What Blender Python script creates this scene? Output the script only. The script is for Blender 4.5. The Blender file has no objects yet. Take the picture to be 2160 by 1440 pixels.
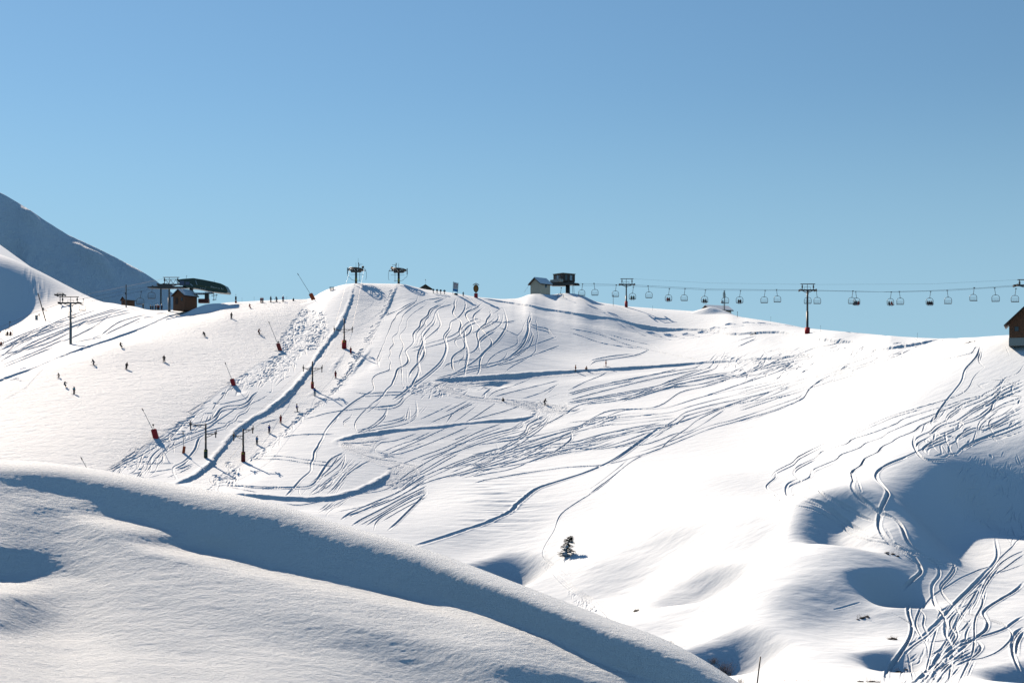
import bpy, bmesh, math, random
import numpy as np
from mathutils import Vector, Matrix

random.seed(7)
rng = np.random.default_rng(7)
scene = bpy.context.scene
COL = scene.collection

# ------------------------------------------------------------------ camera
FPX = 3000.0                       # focal length in photo pixels (2160 wide)
cam_d = bpy.data.cameras.new("camera")
cam_d.sensor_width = 36.0
cam_d.lens = 36.0 * FPX / 2160.0
cam_d.shift_y = 180.0 / 2160.0     # rising front: level camera, horizon below centre
cam_d.clip_start = 0.1
cam_d.clip_end = 20000
cam = bpy.data.objects.new("camera", cam_d)
cam.location = (0, 0, 0)
cam.rotation_euler = (math.pi / 2, 0, 0)
COL.objects.link(cam)
scene.camera = cam

# ------------------------------------------------------------------ sky + sun
SUN_EL = math.radians(36.0)
SUN_AZ = math.radians(55.0)        # from -X towards +Y
SDIR = Vector((-math.cos(SUN_AZ) * math.cos(SUN_EL), math.sin(SUN_AZ) * math.cos(SUN_EL), math.sin(SUN_EL)))
world = bpy.data.worlds.new("World")
scene.world = world
world.use_nodes = True
wn = world.node_tree
wn.nodes.clear()
sky = wn.nodes.new("ShaderNodeTexSky")
sky.sky_type = 'NISHITA'
sky.sun_disc = False
sky.sun_elevation = SUN_EL
sky.sun_rotation = math.atan2(SDIR.x, SDIR.y)
sky.altitude = 1800
sky.air_density = 1.6
sky.dust_density = 0.3
sky.ozone_density = 3.0
tc_ = wn.nodes.new("ShaderNodeTexCoord"); lift = wn.nodes.new("ShaderNodeVectorMath"); lift.operation = 'ADD'
lift.inputs[1].default_value = (0, 0, 0.04)             # high viewpoint: no yellow band at the skyline
wn.links.new(tc_.outputs["Generated"], lift.inputs[0]); wn.links.new(lift.outputs[0], sky.inputs[0])
bg = wn.nodes.new("ShaderNodeBackground")
bg.inputs["Strength"].default_value = 0.052
wo = wn.nodes.new("ShaderNodeOutputWorld")
tint = wn.nodes.new("ShaderNodeMix"); tint.data_type = 'RGBA'; tint.blend_type = 'MULTIPLY'
tint.inputs[0].default_value = 1.0
tint.inputs[7].default_value = (0.705, 0.88, 0.95, 1)      # the photograph's white balance
wn.links.new(sky.outputs[0], tint.inputs[6])
# thin pale haze low over the horizon
sxyz = wn.nodes.new("ShaderNodeSeparateXYZ"); wn.links.new(tc_.outputs["Generated"], sxyz.inputs[0])
hz = wn.nodes.new("ShaderNodeMapRange"); hz.interpolation_type = 'SMOOTHSTEP'
hz.inputs[1].default_value = 0.03; hz.inputs[2].default_value = 0.24; hz.inputs[3].default_value = 0.75; hz.inputs[4].default_value = 0.0
wn.links.new(sxyz.outputs[2], hz.inputs[0])
hm = wn.nodes.new("ShaderNodeMix"); hm.data_type = 'RGBA'
hm.inputs[7].default_value = (3.75, 6.15, 8.1, 1)
wn.links.new(hz.outputs[0], hm.inputs[0]); wn.links.new(tint.outputs[2], hm.inputs[6]); wn.links.new(hm.outputs[2], bg.inputs[0])
wn.links.new(bg.outputs[0], wo.inputs[0])
sun_d = bpy.data.lights.new("sun", 'SUN')
sun_d.energy = 5.0
sun_d.angle = math.radians(0.5)
sun_d.color = (1.0, 0.815, 0.64)
sun_o = bpy.data.objects.new("sun", sun_d)
sun_o.rotation_euler = SDIR.to_track_quat('Z', 'Y').to_euler()
sun_o.location = (0, 0, 200)
COL.objects.link(sun_o)
vs = scene.view_settings
vs.view_transform = 'Standard'
vs.look = 'None'
vs.gamma = 1.0
vs.exposure = 0.84
scene.cycles.diffuse_bounces = 0
vs.use_curve_mapping = False

# ------------------------------------------------------------------ helpers
def tag(o, label=None, cat=None, group=None, kind=None):
    if label: o["label"] = label
    if cat: o["category"] = cat
    if group: o["group"] = group
    if kind: o["kind"] = kind
    return o

def new_mat(name, color=(0.5, 0.5, 0.5), rough=0.6, metal=0.0, vary=0.0, scale=20.0):
    m = bpy.data.materials.new(name)
    m.use_nodes = True
    nt = m.node_tree
    b = nt.nodes["Principled BSDF"]
    b.inputs["Base Color"].default_value = (*color, 1)
    b.inputs["Roughness"].default_value = rough
    b.inputs["Metallic"].default_value = metal
    if vary > 0:
        tc = nt.nodes.new("ShaderNodeTexCoord")
        n = nt.nodes.new("ShaderNodeTexNoise")
        n.inputs["Scale"].default_value = scale
        n.inputs["Detail"].default_value = 4
        r = nt.nodes.new("ShaderNodeMix")
        r.data_type = 'RGBA'
        r.inputs[6].default_value = (*[c * (1 - vary) for c in color], 1)
        r.inputs[7].default_value = (*[min(1, c * (1 + vary)) for c in color], 1)
        nt.links.new(tc.outputs["Object"], n.inputs["Vector"])
        nt.links.new(n.outputs["Fac"], r.inputs[0])
        nt.links.new(r.outputs[2], b.inputs["Base Color"])
    return m

def gridmesh(name, X, Y, Z, mat, smooth=True):
    nr, nc = X.shape
    co = np.stack([X, Y, Z], -1).reshape(-1, 3).astype(np.float32)
    idx = np.arange(nr * nc, dtype=np.int32).reshape(nr, nc)
    q = np.stack([idx[:-1, :-1], idx[:-1, 1:], idx[1:, 1:], idx[1:, :-1]], -1).reshape(-1, 4)
    me = bpy.data.meshes.new(name)
    me.vertices.add(len(co))
    me.vertices.foreach_set("co", co.ravel())
    me.loops.add(q.size)
    me.loops.foreach_set("vertex_index", q.ravel())
    me.polygons.add(len(q))
    me.polygons.foreach_set("loop_start", np.arange(0, q.size, 4, dtype=np.int32))
    me.polygons.foreach_set("use_smooth", np.full(len(q), smooth))
    me.update(calc_edges=True)
    me.materials.append(mat)
    o = bpy.data.objects.new(name, me)
    COL.objects.link(o)
    return o

def vnoise(x, y, seed=0):
    """smooth value noise, vectorised, range -1..1"""
    xi = np.floor(x).astype(np.int64); yi = np.floor(y).astype(np.int64)
    xf = x - xi; yf = y - yi
    u = xf * xf * xf * (xf * (xf * 6 - 15) + 10); v = yf * yf * yf * (yf * (yf * 6 - 15) + 10)
    def h(a, b):
        n = (a * 374761393 + b * 668265263 + seed * 1442695041) & 0xFFFFFFFF
        n = ((n ^ (n >> 13)) * 1274126177) & 0xFFFFFFFF
        return ((n ^ (n >> 16)) & 0xFFFF) / 32767.5 - 1
    return (h(xi, yi) * (1 - u) + h(xi + 1, yi) * u) * (1 - v) + (h(xi, yi + 1) * (1 - u) + h(xi + 1, yi + 1) * u) * v

def fbm(x, y, octs=4, seed=0, gain=0.5):
    s = 0; a = 1.0; t = 0
    for o in range(octs):
        s = s + a * vnoise(x * 2 ** o + 13.7 * o, y * 2 ** o - 7.1 * o, seed + o); t += a; a *= gain
    return s / t

def sstep(a, b, x):
    t = np.clip((x - a) / (b - a), 0, 1)
    return t * t * (3 - 2 * t)

def inpoly(U, V, poly):
    """points in polygon (photo pixels)"""
    r = np.zeros(U.shape, bool)
    n = len(poly)
    for i in range(n):
        x1, y1 = poly[i]; x2, y2 = poly[(i + 1) % n]
        if y1 == y2: continue
        c = ((V >= min(y1, y2)) & (V < max(y1, y2)))
        r ^= c & (U < (x2 - x1) * (V - y1) / (y2 - y1) + x1)
    return r

def blur(A, k):
    """separable box blur twice, radius k"""
    for _ in range(2):
        for ax in (0, 1):
            P = np.concatenate([np.repeat(A.take([0], ax), k + 1, ax), A, np.repeat(A.take([-1], ax), k, ax)], ax)
            C = np.cumsum(P, ax, dtype=np.float64)
            n = A.shape[ax]
            A = (C.take(range(2 * k + 1, 2 * k + 1 + n), ax) - C.take(range(0, n), ax)) / (2 * k + 1)
    return A.astype(np.float32)

# ------------------------------------------------------------------ the mountain side
# surveyed spots of the hill: (u, v, distance): direction given as photo pixel, so world = (u',1,-v')*distance
SPOTS = [
 # groomed run, left
 (0,985,290),(200,990,290),(155,830,345),(-120,900,330),(-150,800,390),(267,777,365),(254,730,385),(434,710,400),(488,672,420),
 (326,922,312),(489,810,352),(588,738,390),(0,800,372),(150,745,400),(300,692,428),(420,656,450),(500,638,466),(600,632,468),
 # drag lift strip
 (434,965,305),(540,937,315),(627,868,338),(663,830,350),(707,796,366),(739,745,390),(700,690,415),(752,598,458),(840,599,458),(800,640,440),
 (380,1020,285),(560,1050,278),(657,630,452),(630,700,410),
 # centre
 (900,612,462),(950,650,440),(1003,626,457),(1060,700,418),(980,740,398),(870,700,415),(860,800,368),(950,800,375),(900,880,342),(720,930,318),(700,1000,297),
 (1060,641,456),(1150,852,366),(1213,783,396),(1280,772,401),(1300,800,388),(1190,622,480),(1260,641,478),(1321,648,475),(1150,740,414),(1190,646,462),(1260,660,458),
 (1000,950,325),(1150,950,325),(1000,1050,288),(860,1050,290),(730,1090,272),(880,1150,260),(960,1120,269),
 (1300,1000,298),(1300,900,340),(1250,1100,270),(1190,1172,253),
 # right flank
 (1400,720,440),(1500,662,476),(1500,700,440),(1500,760,408),(1640,680,445),(1700,694,432),(1700,760,385),(1700,850,338),(1700,950,297),(1500,870,345),
 (1800,702,395),(1900,711,358),(1900,740,343),(1900,850,296),(1900,950,261),(1850,1020,242),(1980,715,350),(2060,712,330),(2160,715,308),(2160,800,290),(2060,850,286),
 (1620,1020,268),(1500,1000,278),(1400,1100,252),(1500,1100,245),(1500,1200,224),(1400,1260,217),(1290,1300,222),(1700,1040,258),
 (1600,1300,195),(1700,1250,202),(1600,1425,170),(1750,1430,166),(1850,1420,168),(1700,1170,215),(1500,1430,176),
 (1080,1215,246),(1000,1160,262),
 # big hollow at the right edge
 (1885,1050,234),(1890,1100,226),(2100,925,268),(2160,925,266),(2100,1102,250),(2160,1092,251),(1990,980,254),(1990,1145,238),(1930,1185,219),
 (2100,1430,174),(1990,1430,174),(2100,1160,234),(2180,1148,236),(2030,1185,230),(2160,1280,206),(2000,1300,203),(2300,800,285),(2300,930,262),(2300,1110,248),(2300,1430,176),
 # upper left behind the groomed run
 (148,726,425),(0,730,425),(-150,740,430),(90,680,470),(357,657,474),(300,650,490),(250,641,510),(200,633,545),(100,600,640),(30,552,740),(-100,470,880),
 (0,668,505),(-120,680,505),(5,660,507),(-60,560,522),(-8,578,520),(-120,560,522),(55,655,508),(75,615,590),(70,590,650),
]
def spot(u, v, d):
    return ((u - 1080) / FPX * d, d, -(v - 900) / FPX * d)
PTS = [spot(*s) for s in SPOTS]
# the far side falls away behind the crest
for u, v, d in [(420,656,455),(600,632,470),(752,598,460),(900,612,465),(1060,638,460),(1190,620,484),(1321,648,480),(1500,664,480),(1640,680,452),(1800,702,402),(1950,713,360),(2060,712,335),(2160,712,315),(2300,712,300)]:
    x, y, z = spot(u, v, d)
    PTS.append((x * (d + 45) / d, y + 45, z - 7))
    if u > 500: PTS.append((x * (d + 150) / d, y + 150, z - 45)); PTS.append((x * (d + 600) / d, y + 600, z - 160))
# foot of the slope, out of sight below the drift
for x, y, z in [(-120,180,-28),(-60,180,-30),(-90,100,-26),(0,200,-30),(0,100,-26),(60,100,-20),(30,150,-27),(60,140,-26),(110,120,-20),(-300,100,-20),(-40,40,-14),(30,50,-13),(0,20,-8)]:
    PTS.append((x, y, z))
PTS = np.array(PTS)
SC = 100.0
LAM = 1.5e-3
def tps(r2):
    return 0.5 * r2 * np.log(r2 + 1e-9)
_P = PTS[:, :2] / SC
_n = len(_P)
_A = tps(((_P[:, None] - _P[None]) ** 2).sum(-1)) + np.eye(_n) * LAM
_B = np.concatenate([np.ones((_n, 1)), _P], 1)
_W = np.linalg.solve(np.block([[_A, _B], [_B.T, np.zeros((3, 3))]]), np.concatenate([PTS[:, 2], np.zeros(3)]))
if globals().get("DBG"):
    res = (_A - np.eye(_n) * LAM) @ _W[:_n] + _B @ _W[_n:] - PTS[:, 2]
    for i in np.argsort(-abs(res))[:40]:
        print("RES", i, SPOTS[i] if i < len(SPOTS) else PTS[i].round(0), round(float(res[i]), 2), "px", round(float(-res[i]) / PTS[i, 1] * 3000, 1))
def base_h(x, y):
    x = np.asarray(x, np.float32) / SC; y = np.asarray(y, np.float32) / SC
    z = np.full(x.shape, _W[_n], np.float32) + np.float32(_W[_n + 1]) * x + np.float32(_W[_n + 2]) * y
    for i in range(_n):
        r2 = (x - np.float32(_P[i, 0])) ** 2 + (y - np.float32(_P[i, 1])) ** 2
        z += np.float32(_W[i] * 0.5) * r2 * np.log(r2 + np.float32(1e-9))
    return z

QUICK = globals().get("QUICK", 1.0)
Uax = np.concatenate([np.linspace(-0.60, -0.375, 60, endpoint=False), np.linspace(-0.375, 0.375, int(2300 / QUICK)), np.linspace(0.375, 0.55, 61)[1:]])
NU = len(Uax)
rows_near = np.geomspace(14, 150, int(120 / QUICK), endpoint=False)
rows_main = np.geomspace(150, 480, int(1900 / QUICK), endpoint=False)
rows_far = np.geomspace(480, 1500, int(200 / QUICK))
Yax = np.concatenate([rows_near, rows_main, rows_far])
UU, YY = np.meshgrid(Uax, Yax)
XX = UU * YY
# base surface: exact on a coarse lattice, then cubic-smooth upsampling through blur
ZZ = base_h(XX, YY).astype(np.float32)

dS = np.array([SDIR.x, SDIR.y]) / math.hypot(SDIR.x, SDIR.y)
def scoop(u, v, d, L, W, D, tail=3.0, rot=0.0, pw=4):
    """wind hollow: steep lee drop (away from sun) of length L, width W, depth D"""
    global ZZ
    cx, cy, _ = spot(u, v, d)
    a = math.radians(rot)
    e = -dS; e = np.array([e[0] * math.cos(a) - e[1] * math.sin(a), e[0] * math.sin(a) + e[1] * math.cos(a)])
    s = (XX - cx) * e[0] + (YY - cy) * e[1]
    t = -(XX - cx) * e[1] + (YY - cy) * e[0]
    f = sstep(-L, L, s) * (1 - sstep(L, L * (1 + tail), s)) * np.exp(-np.abs(t / W) ** pw * 0.7)
    ZZ = ZZ - (D * f).astype(np.float32)
scoop(1040,1185,253, 4.2, 6.5, 4.48, 2.2, 10)
scoop(1510,1350,188, 3.6, 5.5, 3.78, 2.5, 0)
scoop(1425,1208,221, 5.0, 6, 3.78, 2.5, 20)
scoop(1690,1285,200, 5, 8, 1.77, 3.0, 10)
scoop(1300,1170,240, 6, 9, 1.65, 3.0, 20)
scoop(1560,1130,232, 6, 10, 1.53, 3.0, 30)
scoop(1400,1330,205, 5, 7, 1.89, 3.0, 10)
scoop(1718,1112,230, 4.2, 6.5, 4.96, 3.0, 38)
scoop(1856,1212,211, 3.0, 4.3, 4.4, 1.8, -5, 2)
scoop(1858,1350,183, 2.4, 3.4, 3.0, 2.0, 0, 2)
scoop(2150,1395,180, 3.0, 6, 3.07, 2.5, 0)

# settle the crest on its surveyed outline
SKY = [(470,638),(500,637),(600,632),(645,631),(657,629),(680,615),(700,607),(725,600),(752,597),(800,598),(850,599),(870,604),(900,611),(960,618),(1003,626),(1060,631),(1095,629),(1118,620),(1160,622),(1190,618),(1225,622),(1260,637),(1321,646),(1400,652),(1460,656),(1540,662),(1560,668),(1640,680),(1700,692),(1800,701),(1900,710),(1980,714),(2060,711),(2120,707),(2160,704),(2300,700)]
for _ in range(2):
    R0_ = int(np.searchsorted(Yax, 250))
    Vv = 900 - FPX * ZZ / YY
    j = R0_ + np.argmin(Vv[R0_:], 0); vc = Vv[j, np.arange(NU)]; yc = Yax[j]
    up = Uax * FPX + 1080
    err = np.clip(vc - np.interp(up, [s[0] for s in SKY], [s[1] for s in SKY]), -25, 25) * sstep(440, 500, up)
    kk = np.ones(25) / 25
    err = np.convolve(np.pad(err, 12, 'edge'), kk, 'valid'); yc = np.convolve(np.pad(yc, 40, 'edge'), np.ones(81) / 81, 'valid')
    wgt = sstep(0.86, 0.985, YY / yc[None])
    ZZ = (ZZ + wgt * (err / FPX * yc)[None]).astype(np.float32)

# ------------------------------------------------------------------ snow materials
def snow_mat(name, near=False, far=False):
    m = bpy.data.materials.new(name); m.use_nodes = True
    nt = m.node_tree; L = nt.links
    b = nt.nodes["Principled BSDF"]
    b.inputs["Roughness"].default_value = 0.75
    b.inputs["Specular IOR Level"].default_value = 0.15
    geo = nt.nodes.new("ShaderNodeNewGeometry")
    def noise(scale, detail=4, rough=0.55, vec=None, sc=(1, 1, 1), rz=0.0):
        mr = nt.nodes.new("ShaderNodeMapping"); mr.inputs["Rotation"].default_value = (0, 0, -rz)
        L.new(geo.outputs["Position"], mr.inputs["Vector"])
        mp = nt.nodes.new("ShaderNodeMapping"); mp.inputs["Scale"].default_value = sc
        L.new(mr.outputs[0], mp.inputs["Vector"])
        n = nt.nodes.new("ShaderNodeTexNoise"); n.inputs["Scale"].default_value = scale
        n.inputs["Detail"].default_value = detail; n.inputs["Roughness"].default_value = rough
        L.new(mp.outputs[0], n.inputs["Vector"]); return n
    def bump(prev, n, strength, dist):
        bp = nt.nodes.new("ShaderNodeBump"); bp.inputs["Strength"].default_value = strength
        bp.inputs["Distance"].default_value = dist
        L.new(n.outputs["Fac"] if hasattr(n, "outputs") else n, bp.inputs["Height"])
        if prev: L.new(prev.outputs[0], bp.inputs["Normal"])
        return bp
    if near:
        b.inputs["Base Color"].default_value = (0.66, 0.73, 0.79, 1)
        p = bump(None, noise(42, 5, 0.75, sc=(0.6, 1.3, 1)), 1.0, 0.016)
        p = bump(p, noise(130, 3, 0.7), 1.0, 0.006)
        L.new(p.outputs[0], b.inputs["Normal"])
        # ice crystals that glint
        v = nt.nodes.new("ShaderNodeTexVoronoi"); v.inputs["Scale"].default_value = 60
        L.new(geo.outputs["Position"], v.inputs["Vector"])
        t = nt.nodes.new("ShaderNodeMath"); t.operation = 'LESS_THAN'; t.inputs[1].default_value = 0.10
        L.new(v.outputs["Distance"], t.inputs[0])
        sep = nt.nodes.new("ShaderNodeSeparateColor"); L.new(v.outputs["Color"], sep.inputs[0])
        t2 = nt.nodes.new("ShaderNodeMath"); t2.operation = 'GREATER_THAN'; t2.inputs[1].default_value = 0.975
        L.new(sep.outputs[0], t2.inputs[0])
        mu = nt.nodes.new("ShaderNodeMath"); mu.operation = 'MULTIPLY'
        L.new(t.outputs[0], mu.inputs[0]); L.new(t2.outputs[0], mu.inputs[1])
        L.new(mu.outputs[0], b.inputs["Coat Weight"]); b.inputs["Coat Roughness"].default_value = 0.35
    elif far:
        b.inputs["Base Color"].default_value = (0.66, 0.73, 0.79, 1)
        p = bump(None, noise(0.03, 8, 0.68, sc=(1, 0.5, 1), rz=0.4), 1.0, 9.0)
        L.new(p.outputs[0], b.inputs["Normal"])
        # scattered rock outcrops
        n = noise(0.035, 8, 0.75)
        r = nt.nodes.new("ShaderNodeValToRGB"); r.color_ramp.elements[0].position = 0.66; r.color_ramp.elements[1].position = 0.69
        r.color_ramp.elements[0].color = (0.66, 0.73, 0.79, 1); r.color_ramp.elements[1].color = (0.12, 0.11, 0.10, 1)
        L.new(n.outputs["Fac"], r.inputs[0]); L.new(r.outputs[0], b.inputs["Base Color"])
    else:
        at = nt.nodes.new("ShaderNodeAttribute"); at.attribute_name = "groomed"
        mx = nt.nodes.new("ShaderNodeMix"); mx.data_type = 'RGBA'
        mx.inputs[6].default_value = (0.66, 0.73, 0.79, 1); mx.inputs[7].default_value = (0.60, 0.66, 0.715, 1)
        n0 = noise(0.5, 7, 0.7, sc=(0.35, 1.6, 1), rz=0.9)
        m0 = nt.nodes.new("ShaderNodeMapRange"); m0.inputs[1].default_value = 0.3; m0.inputs[2].default_value = 0.7
        m0.inputs[3].default_value = 0.55; m0.inputs[4].default_value = 1.0
        L.new(n0.outputs["Fac"], m0.inputs[0])
        mm = nt.nodes.new("ShaderNodeMath"); mm.operation = 'MULTIPLY'
        L.new(at.outputs["Fac"], mm.inputs[0]); L.new(m0.outputs[0], mm.inputs[1])
        L.new(mm.outputs[0], mx.inputs[0]); L.new(mx.outputs[2], b.inputs["Base Color"])
        # scraped and churned run surface; elsewhere soft powder
        n1 = noise(1.5, 7, 0.72, sc=(0.35, 1.5, 1), rz=0.95)
        h = nt.nodes.new("ShaderNodeMath"); h.operation = 'MULTIPLY'
        L.new(n1.outputs["Fac"], h.inputs[0]); L.new(at.outputs["Fac"], h.inputs[1])
        p = bump(None, h.outputs[0], 1.0, 0.26)
        p = bump(p, noise(0.5, 5, 0.5, sc=(0.7, 1.8, 1), rz=0.3), 1.0, 0.10)
        L.new(p.outputs[0], b.inputs["Normal"])
    return m
SNOW = snow_mat("packed_snow"); SNOW_NEAR = snow_mat("near_snow", near=True); SNOW_FAR = snow_mat("far_snow", far=True)

# ------------------------------------------------------------------ near snow drift under the camera
def build_drift():
    cols = {  # photo column: crest v, distance, then (v_end, surface slope)
     -1800: (905, 16.5, [(940,.3),(1010,.5),(1040,.5),(1150,.45),(1215,.6),(1250,.3),(1330,.45),(1440,.2),(2200,.12)]),
     -400: (955, 14.5, [(985,.3),(1010,.55),(1040,.6),(1150,.5),(1215,1.0),(1250,.1),(1330,.45),(1440,.2),(2200,.12)]),
     0:    (970, 14.0, [(980,.05),(994,.45),(1020,.85),(1050,.66),(1100,.6),(1152,.64),(1222,1.15),(1255,.1),(1300,.52),(1330,.62),(1440,.22),(2200,.12)]),
     130:  (978, 13.8, [(988,.05),(1001,.45),(1040,1.0),(1060,.6),(1100,.72),(1160,.66),(1215,.85),(1240,.4),(1330,.52),(1440,.22),(2200,.12)]),
     250:  (997, 13.4, [(1007,.05),(1021,.5),(1098,1.2),(1112,.2),(1180,.68),(1290,.56),(1350,.45),(1440,.26),(2200,.12)]),
     400:  (1026, 13.0, [(1036,.05),(1052,.5),(1165,1.25),(1178,.1),(1240,.56),(1310,.54),(1380,.46),(1440,.3),(2200,.12)]),
     560:  (1055, 12.6, [(1065,.05),(1080,.5),(1203,1.25),(1216,.1),(1290,.5),(1350,.62),(1440,.34),(2200,.12)]),
     720:  (1105, 12.1, [(1114,.05),(1127,.5),(1236,1.25),(1250,.12),(1310,.42),(1370,.74),(1440,.42),(2200,.15)]),
     880:  (1152, 11.7, [(1162,.05),(1177,.5),(1268,1.6),(1282,.12),(1345,.42),(1420,.84),(1500,.6),(2200,.2)]),
     1050: (1213, 11.2, [(1226,.05),(1246,.5),(1308,2.2),(1322,.15),(1385,.42),(1500,.98),(2200,.4)]),
     1250: (1290, 10.7, [(1307,.05),(1330,.5),(1392,2.4),(1404,.3),(1432,.45),(1560,1.2),(2200,.4)]),
     1450: (1372, 10.2, [(1388,.05),(1406,.5),(1520,2.2),(1540,.4),(1560,.6),(2200,.4)]),
     1560: (1440, 10.0, [(1458,.05),(1480,.5),(1570,2.0),(1600,.2),(2200,.4)]),
     1750: (1580, 9.6, [(1600,.1),(1630,.5),(1710,1.2),(2200,.4)]),
     2300: (1990, 9.0, [(2010,.1),(2040,.5),(2100,.9),(2200,.4)]),
     3300: (2350, 8.5, [(2380,.1),(2400,.5),(2450,.7),(2600,.4)]),
    }
    ks = sorted(cols)
    NT = 1050
    tpar = np.linspace(0, 1, NT) ** 1.35
    dcol, vcol = [], []
    for k in ks:
        vc, d0, segs = cols[k]
        v = vc + tpar * (2600 - vc)
        d = np.zeros(NT); d[0] = d0
        ends = [s[0] for s in segs]; sl = [s[1] for s in segs]
        nx, ny = [vc], [-0.02]
        for i, (e1, b1) in enumerate(segs):
            e0 = ends[i - 1] if i else vc
            if i >= 2: nx += [e0 + 0.22 * (e1 - e0), e1 - 0.22 * (e1 - e0)]; ny += [b1, b1]
            else: nx.append(0.5 * (e0 + e1)); ny.append(b1)
        b = np.interp(v, nx, ny)
        for i in range(1, NT):
            vm = 0.5 * (v[i] + v[i - 1])
            d[i] = d[i - 1] - (v[i] - v[i - 1]) / FPX * d[i - 1] / (b[i] + (vm - 900) / FPX)
        dcol.append(d); vcol.append(v)
    dcol = np.array(dcol); vcol = np.array(vcol)
    U = np.concatenate([np.linspace(-1800, -330, 150, endpoint=False), np.linspace(-330, 2290, 1450, endpoint=False), np.linspace(2290, 3300, 80)])
    def pch(ks, rows):   # smooth interpolation across columns (catmull-rom)
        ks = np.array(ks, float)
        m = np.gradient(rows, ks, axis=0)
        i = np.clip(np.searchsorted(ks, U) - 1, 0, len(ks) - 2)
        h = (ks[i + 1] - ks[i])[:, None]; t = ((U - ks[i])[:, None]) / h
        return ((2*t**3-3*t**2+1)*rows[i] + (t**3-2*t**2+t)*h*m[i] + (-2*t**3+3*t**2)*rows[i+1] + (t**3-t**2)*h*m[i+1])
    D = pch(ks, dcol).T; V = pch(ks, vcol).T        # NT x NC
    X = (U[None] - 1080) / FPX * D; Y = D; Z = -(V - 900) / FPX * D
    # behind the crest the drift rolls over and drops to the valley
    s = np.array([.04,.09,.15,.25,.4,.6,.9,1.4,2.2,3.5,5.5,9,15,25,40])[::-1, None]
    c0 = (V[0] - 900) / FPX
    bx = X[0] * (1 + s / D[0]); by = Y[0] + s; bz = Z[0] - c0 * s - 0.16 * s ** 2 / (1 + 0.26 * s) - 0.004
    X = np.vstack([bx, X]); Y = np.vstack([by, Y]); Z = np.vstack([bz, Z])
    # wind grain: streaks and fine crust
    w = 1.0 / (1 + np.maximum(Y - 15, 0) ** 2)
    a = math.radians(-8)
    xs = X * math.cos(a) + Y * math.sin(a); ys = -X * math.sin(a) + Y * math.cos(a)
    fr = np.concatenate([np.zeros(len(s)), sstep(0.004, 0.035, tpar)])[:, None] * 0.82 + 0.18     # the very crest is polished smooth
    n = 0.0055 * fbm(xs * 0.9, ys * 5.0, 3, 3) + fr * (0.0036 * fbm(xs * 5, ys * 17, 3, 11, 0.6) + 0.0021 * fbm(xs * 22, ys * 48, 2, 21, 0.8))
    Z = Z + n * w
    o = gridmesh("snow_drift", X, Y, Z, SNOW_NEAR)
    tag(o, kind="structure")
    return o

# ------------------------------------------------------------------ far mountain
def build_mountain():
    ru = [-1400,-700,-300,-100,0,60,120,180,240,300,345,420,520,700]
    rv = [700,430,330,365,405,440,483,512,541,572,603,660,740,900]
    U = np.linspace(-1400, 700, 900)
    RV = np.interp(U, ru, rv)
    RV = np.convolve(np.pad(RV, 14, 'edge'), np.ones(29) / 29, 'valid')
    s = np.concatenate([np.linspace(-420, 0, 420), np.linspace(0, 700, 60)[1:]])[:, None]
    R0 = 1650.0
    zr = -(RV - 900) / FPX * R0
    Yc = R0 + s + 0 * U[None]
    X = (U[None] - 1080) / FPX * R0 * (1 + s / R0 * 0.4)
    slope = np.where(s < 0, 0.86, -0.35)
    Z = zr[None] + s * slope
    env = np.clip(-s / 60, 0, 1)
    Z = Z + env * (9 * fbm(X / 90, Yc / 60, 4, 5) + 3.0 * fbm(X / 14, Yc / 30, 3, 8)) + 0.8 * fbm(X / 16, Yc / 16, 3, 31)
    # wind lips catching the sun
    for (cu, cv, ru_, rs, h) in [(205,561,22,8,10),(286,569,13,7,8),(226,566,14,7,8),(60,452,16,8,7),(75,462,12,7,6)]:
        cx = (cu - 1080) / FPX * R0
        sv = -((cv - np.interp(cu, ru, rv)) / FPX * R0) / 0.95
        Z = Z + h * np.clip(-s / 12, 0, 1) * np.exp(-((X - cx) / ru_) ** 2 - ((s - sv + (X - cx) * 0.4) / rs) ** 2)
    gg = np.exp(-((X + 560 + (Yc - 1600) * 0.3) / 14) ** 2)
    Z = Z - env * gg * 14
    Z = np.maximum(Z, -60)
    o = gridmesh("mountain", X, Yc, Z, SNOW_FAR)
    tag(o, kind="structure")
    # dark rocks poking out of the far face
    return o

# ------------------------------------------------------------------ ski tracks, cuts and banks carved into the hill
VV = (900 - FPX * ZZ / YY).astype(np.float32)     # how high each surface spot stands against the level line
R0W = int(np.searchsorted(Yax, 150))
def hit_rc(u, v):
    c0 = min(int(np.searchsorted(Uax, (u - 1080) / FPX)), NU - 1)
    col = VV[R0W:, c0]
    k = np.nonzero(col <= v)[0]
    if len(k) == 0: return None
    i = k[0]
    if i == 0: return float(Yax[R0W]), c0
    v0, v1 = col[i - 1], col[i]
    t = (v0 - v) / max(v0 - v1, 1e-6)
    return float(Yax[R0W + i - 1] + (Yax[R0W + i] - Yax[R0W + i - 1]) * min(max(t, 0), 1)), c0
def hit(u, v, surf=None):
    r = hit_rc(u, v)
    if r is None:                       # above the crest: take the crest itself
        c = min(int(np.searchsorted(Uax, (u - 1080) / FPX)), NU - 1)
        j = int(np.argmin(VV[R0W:, c])); y = float(Yax[R0W + j])
    else: y = r[0]
    return ((u - 1080) / FPX * y, y)
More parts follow.
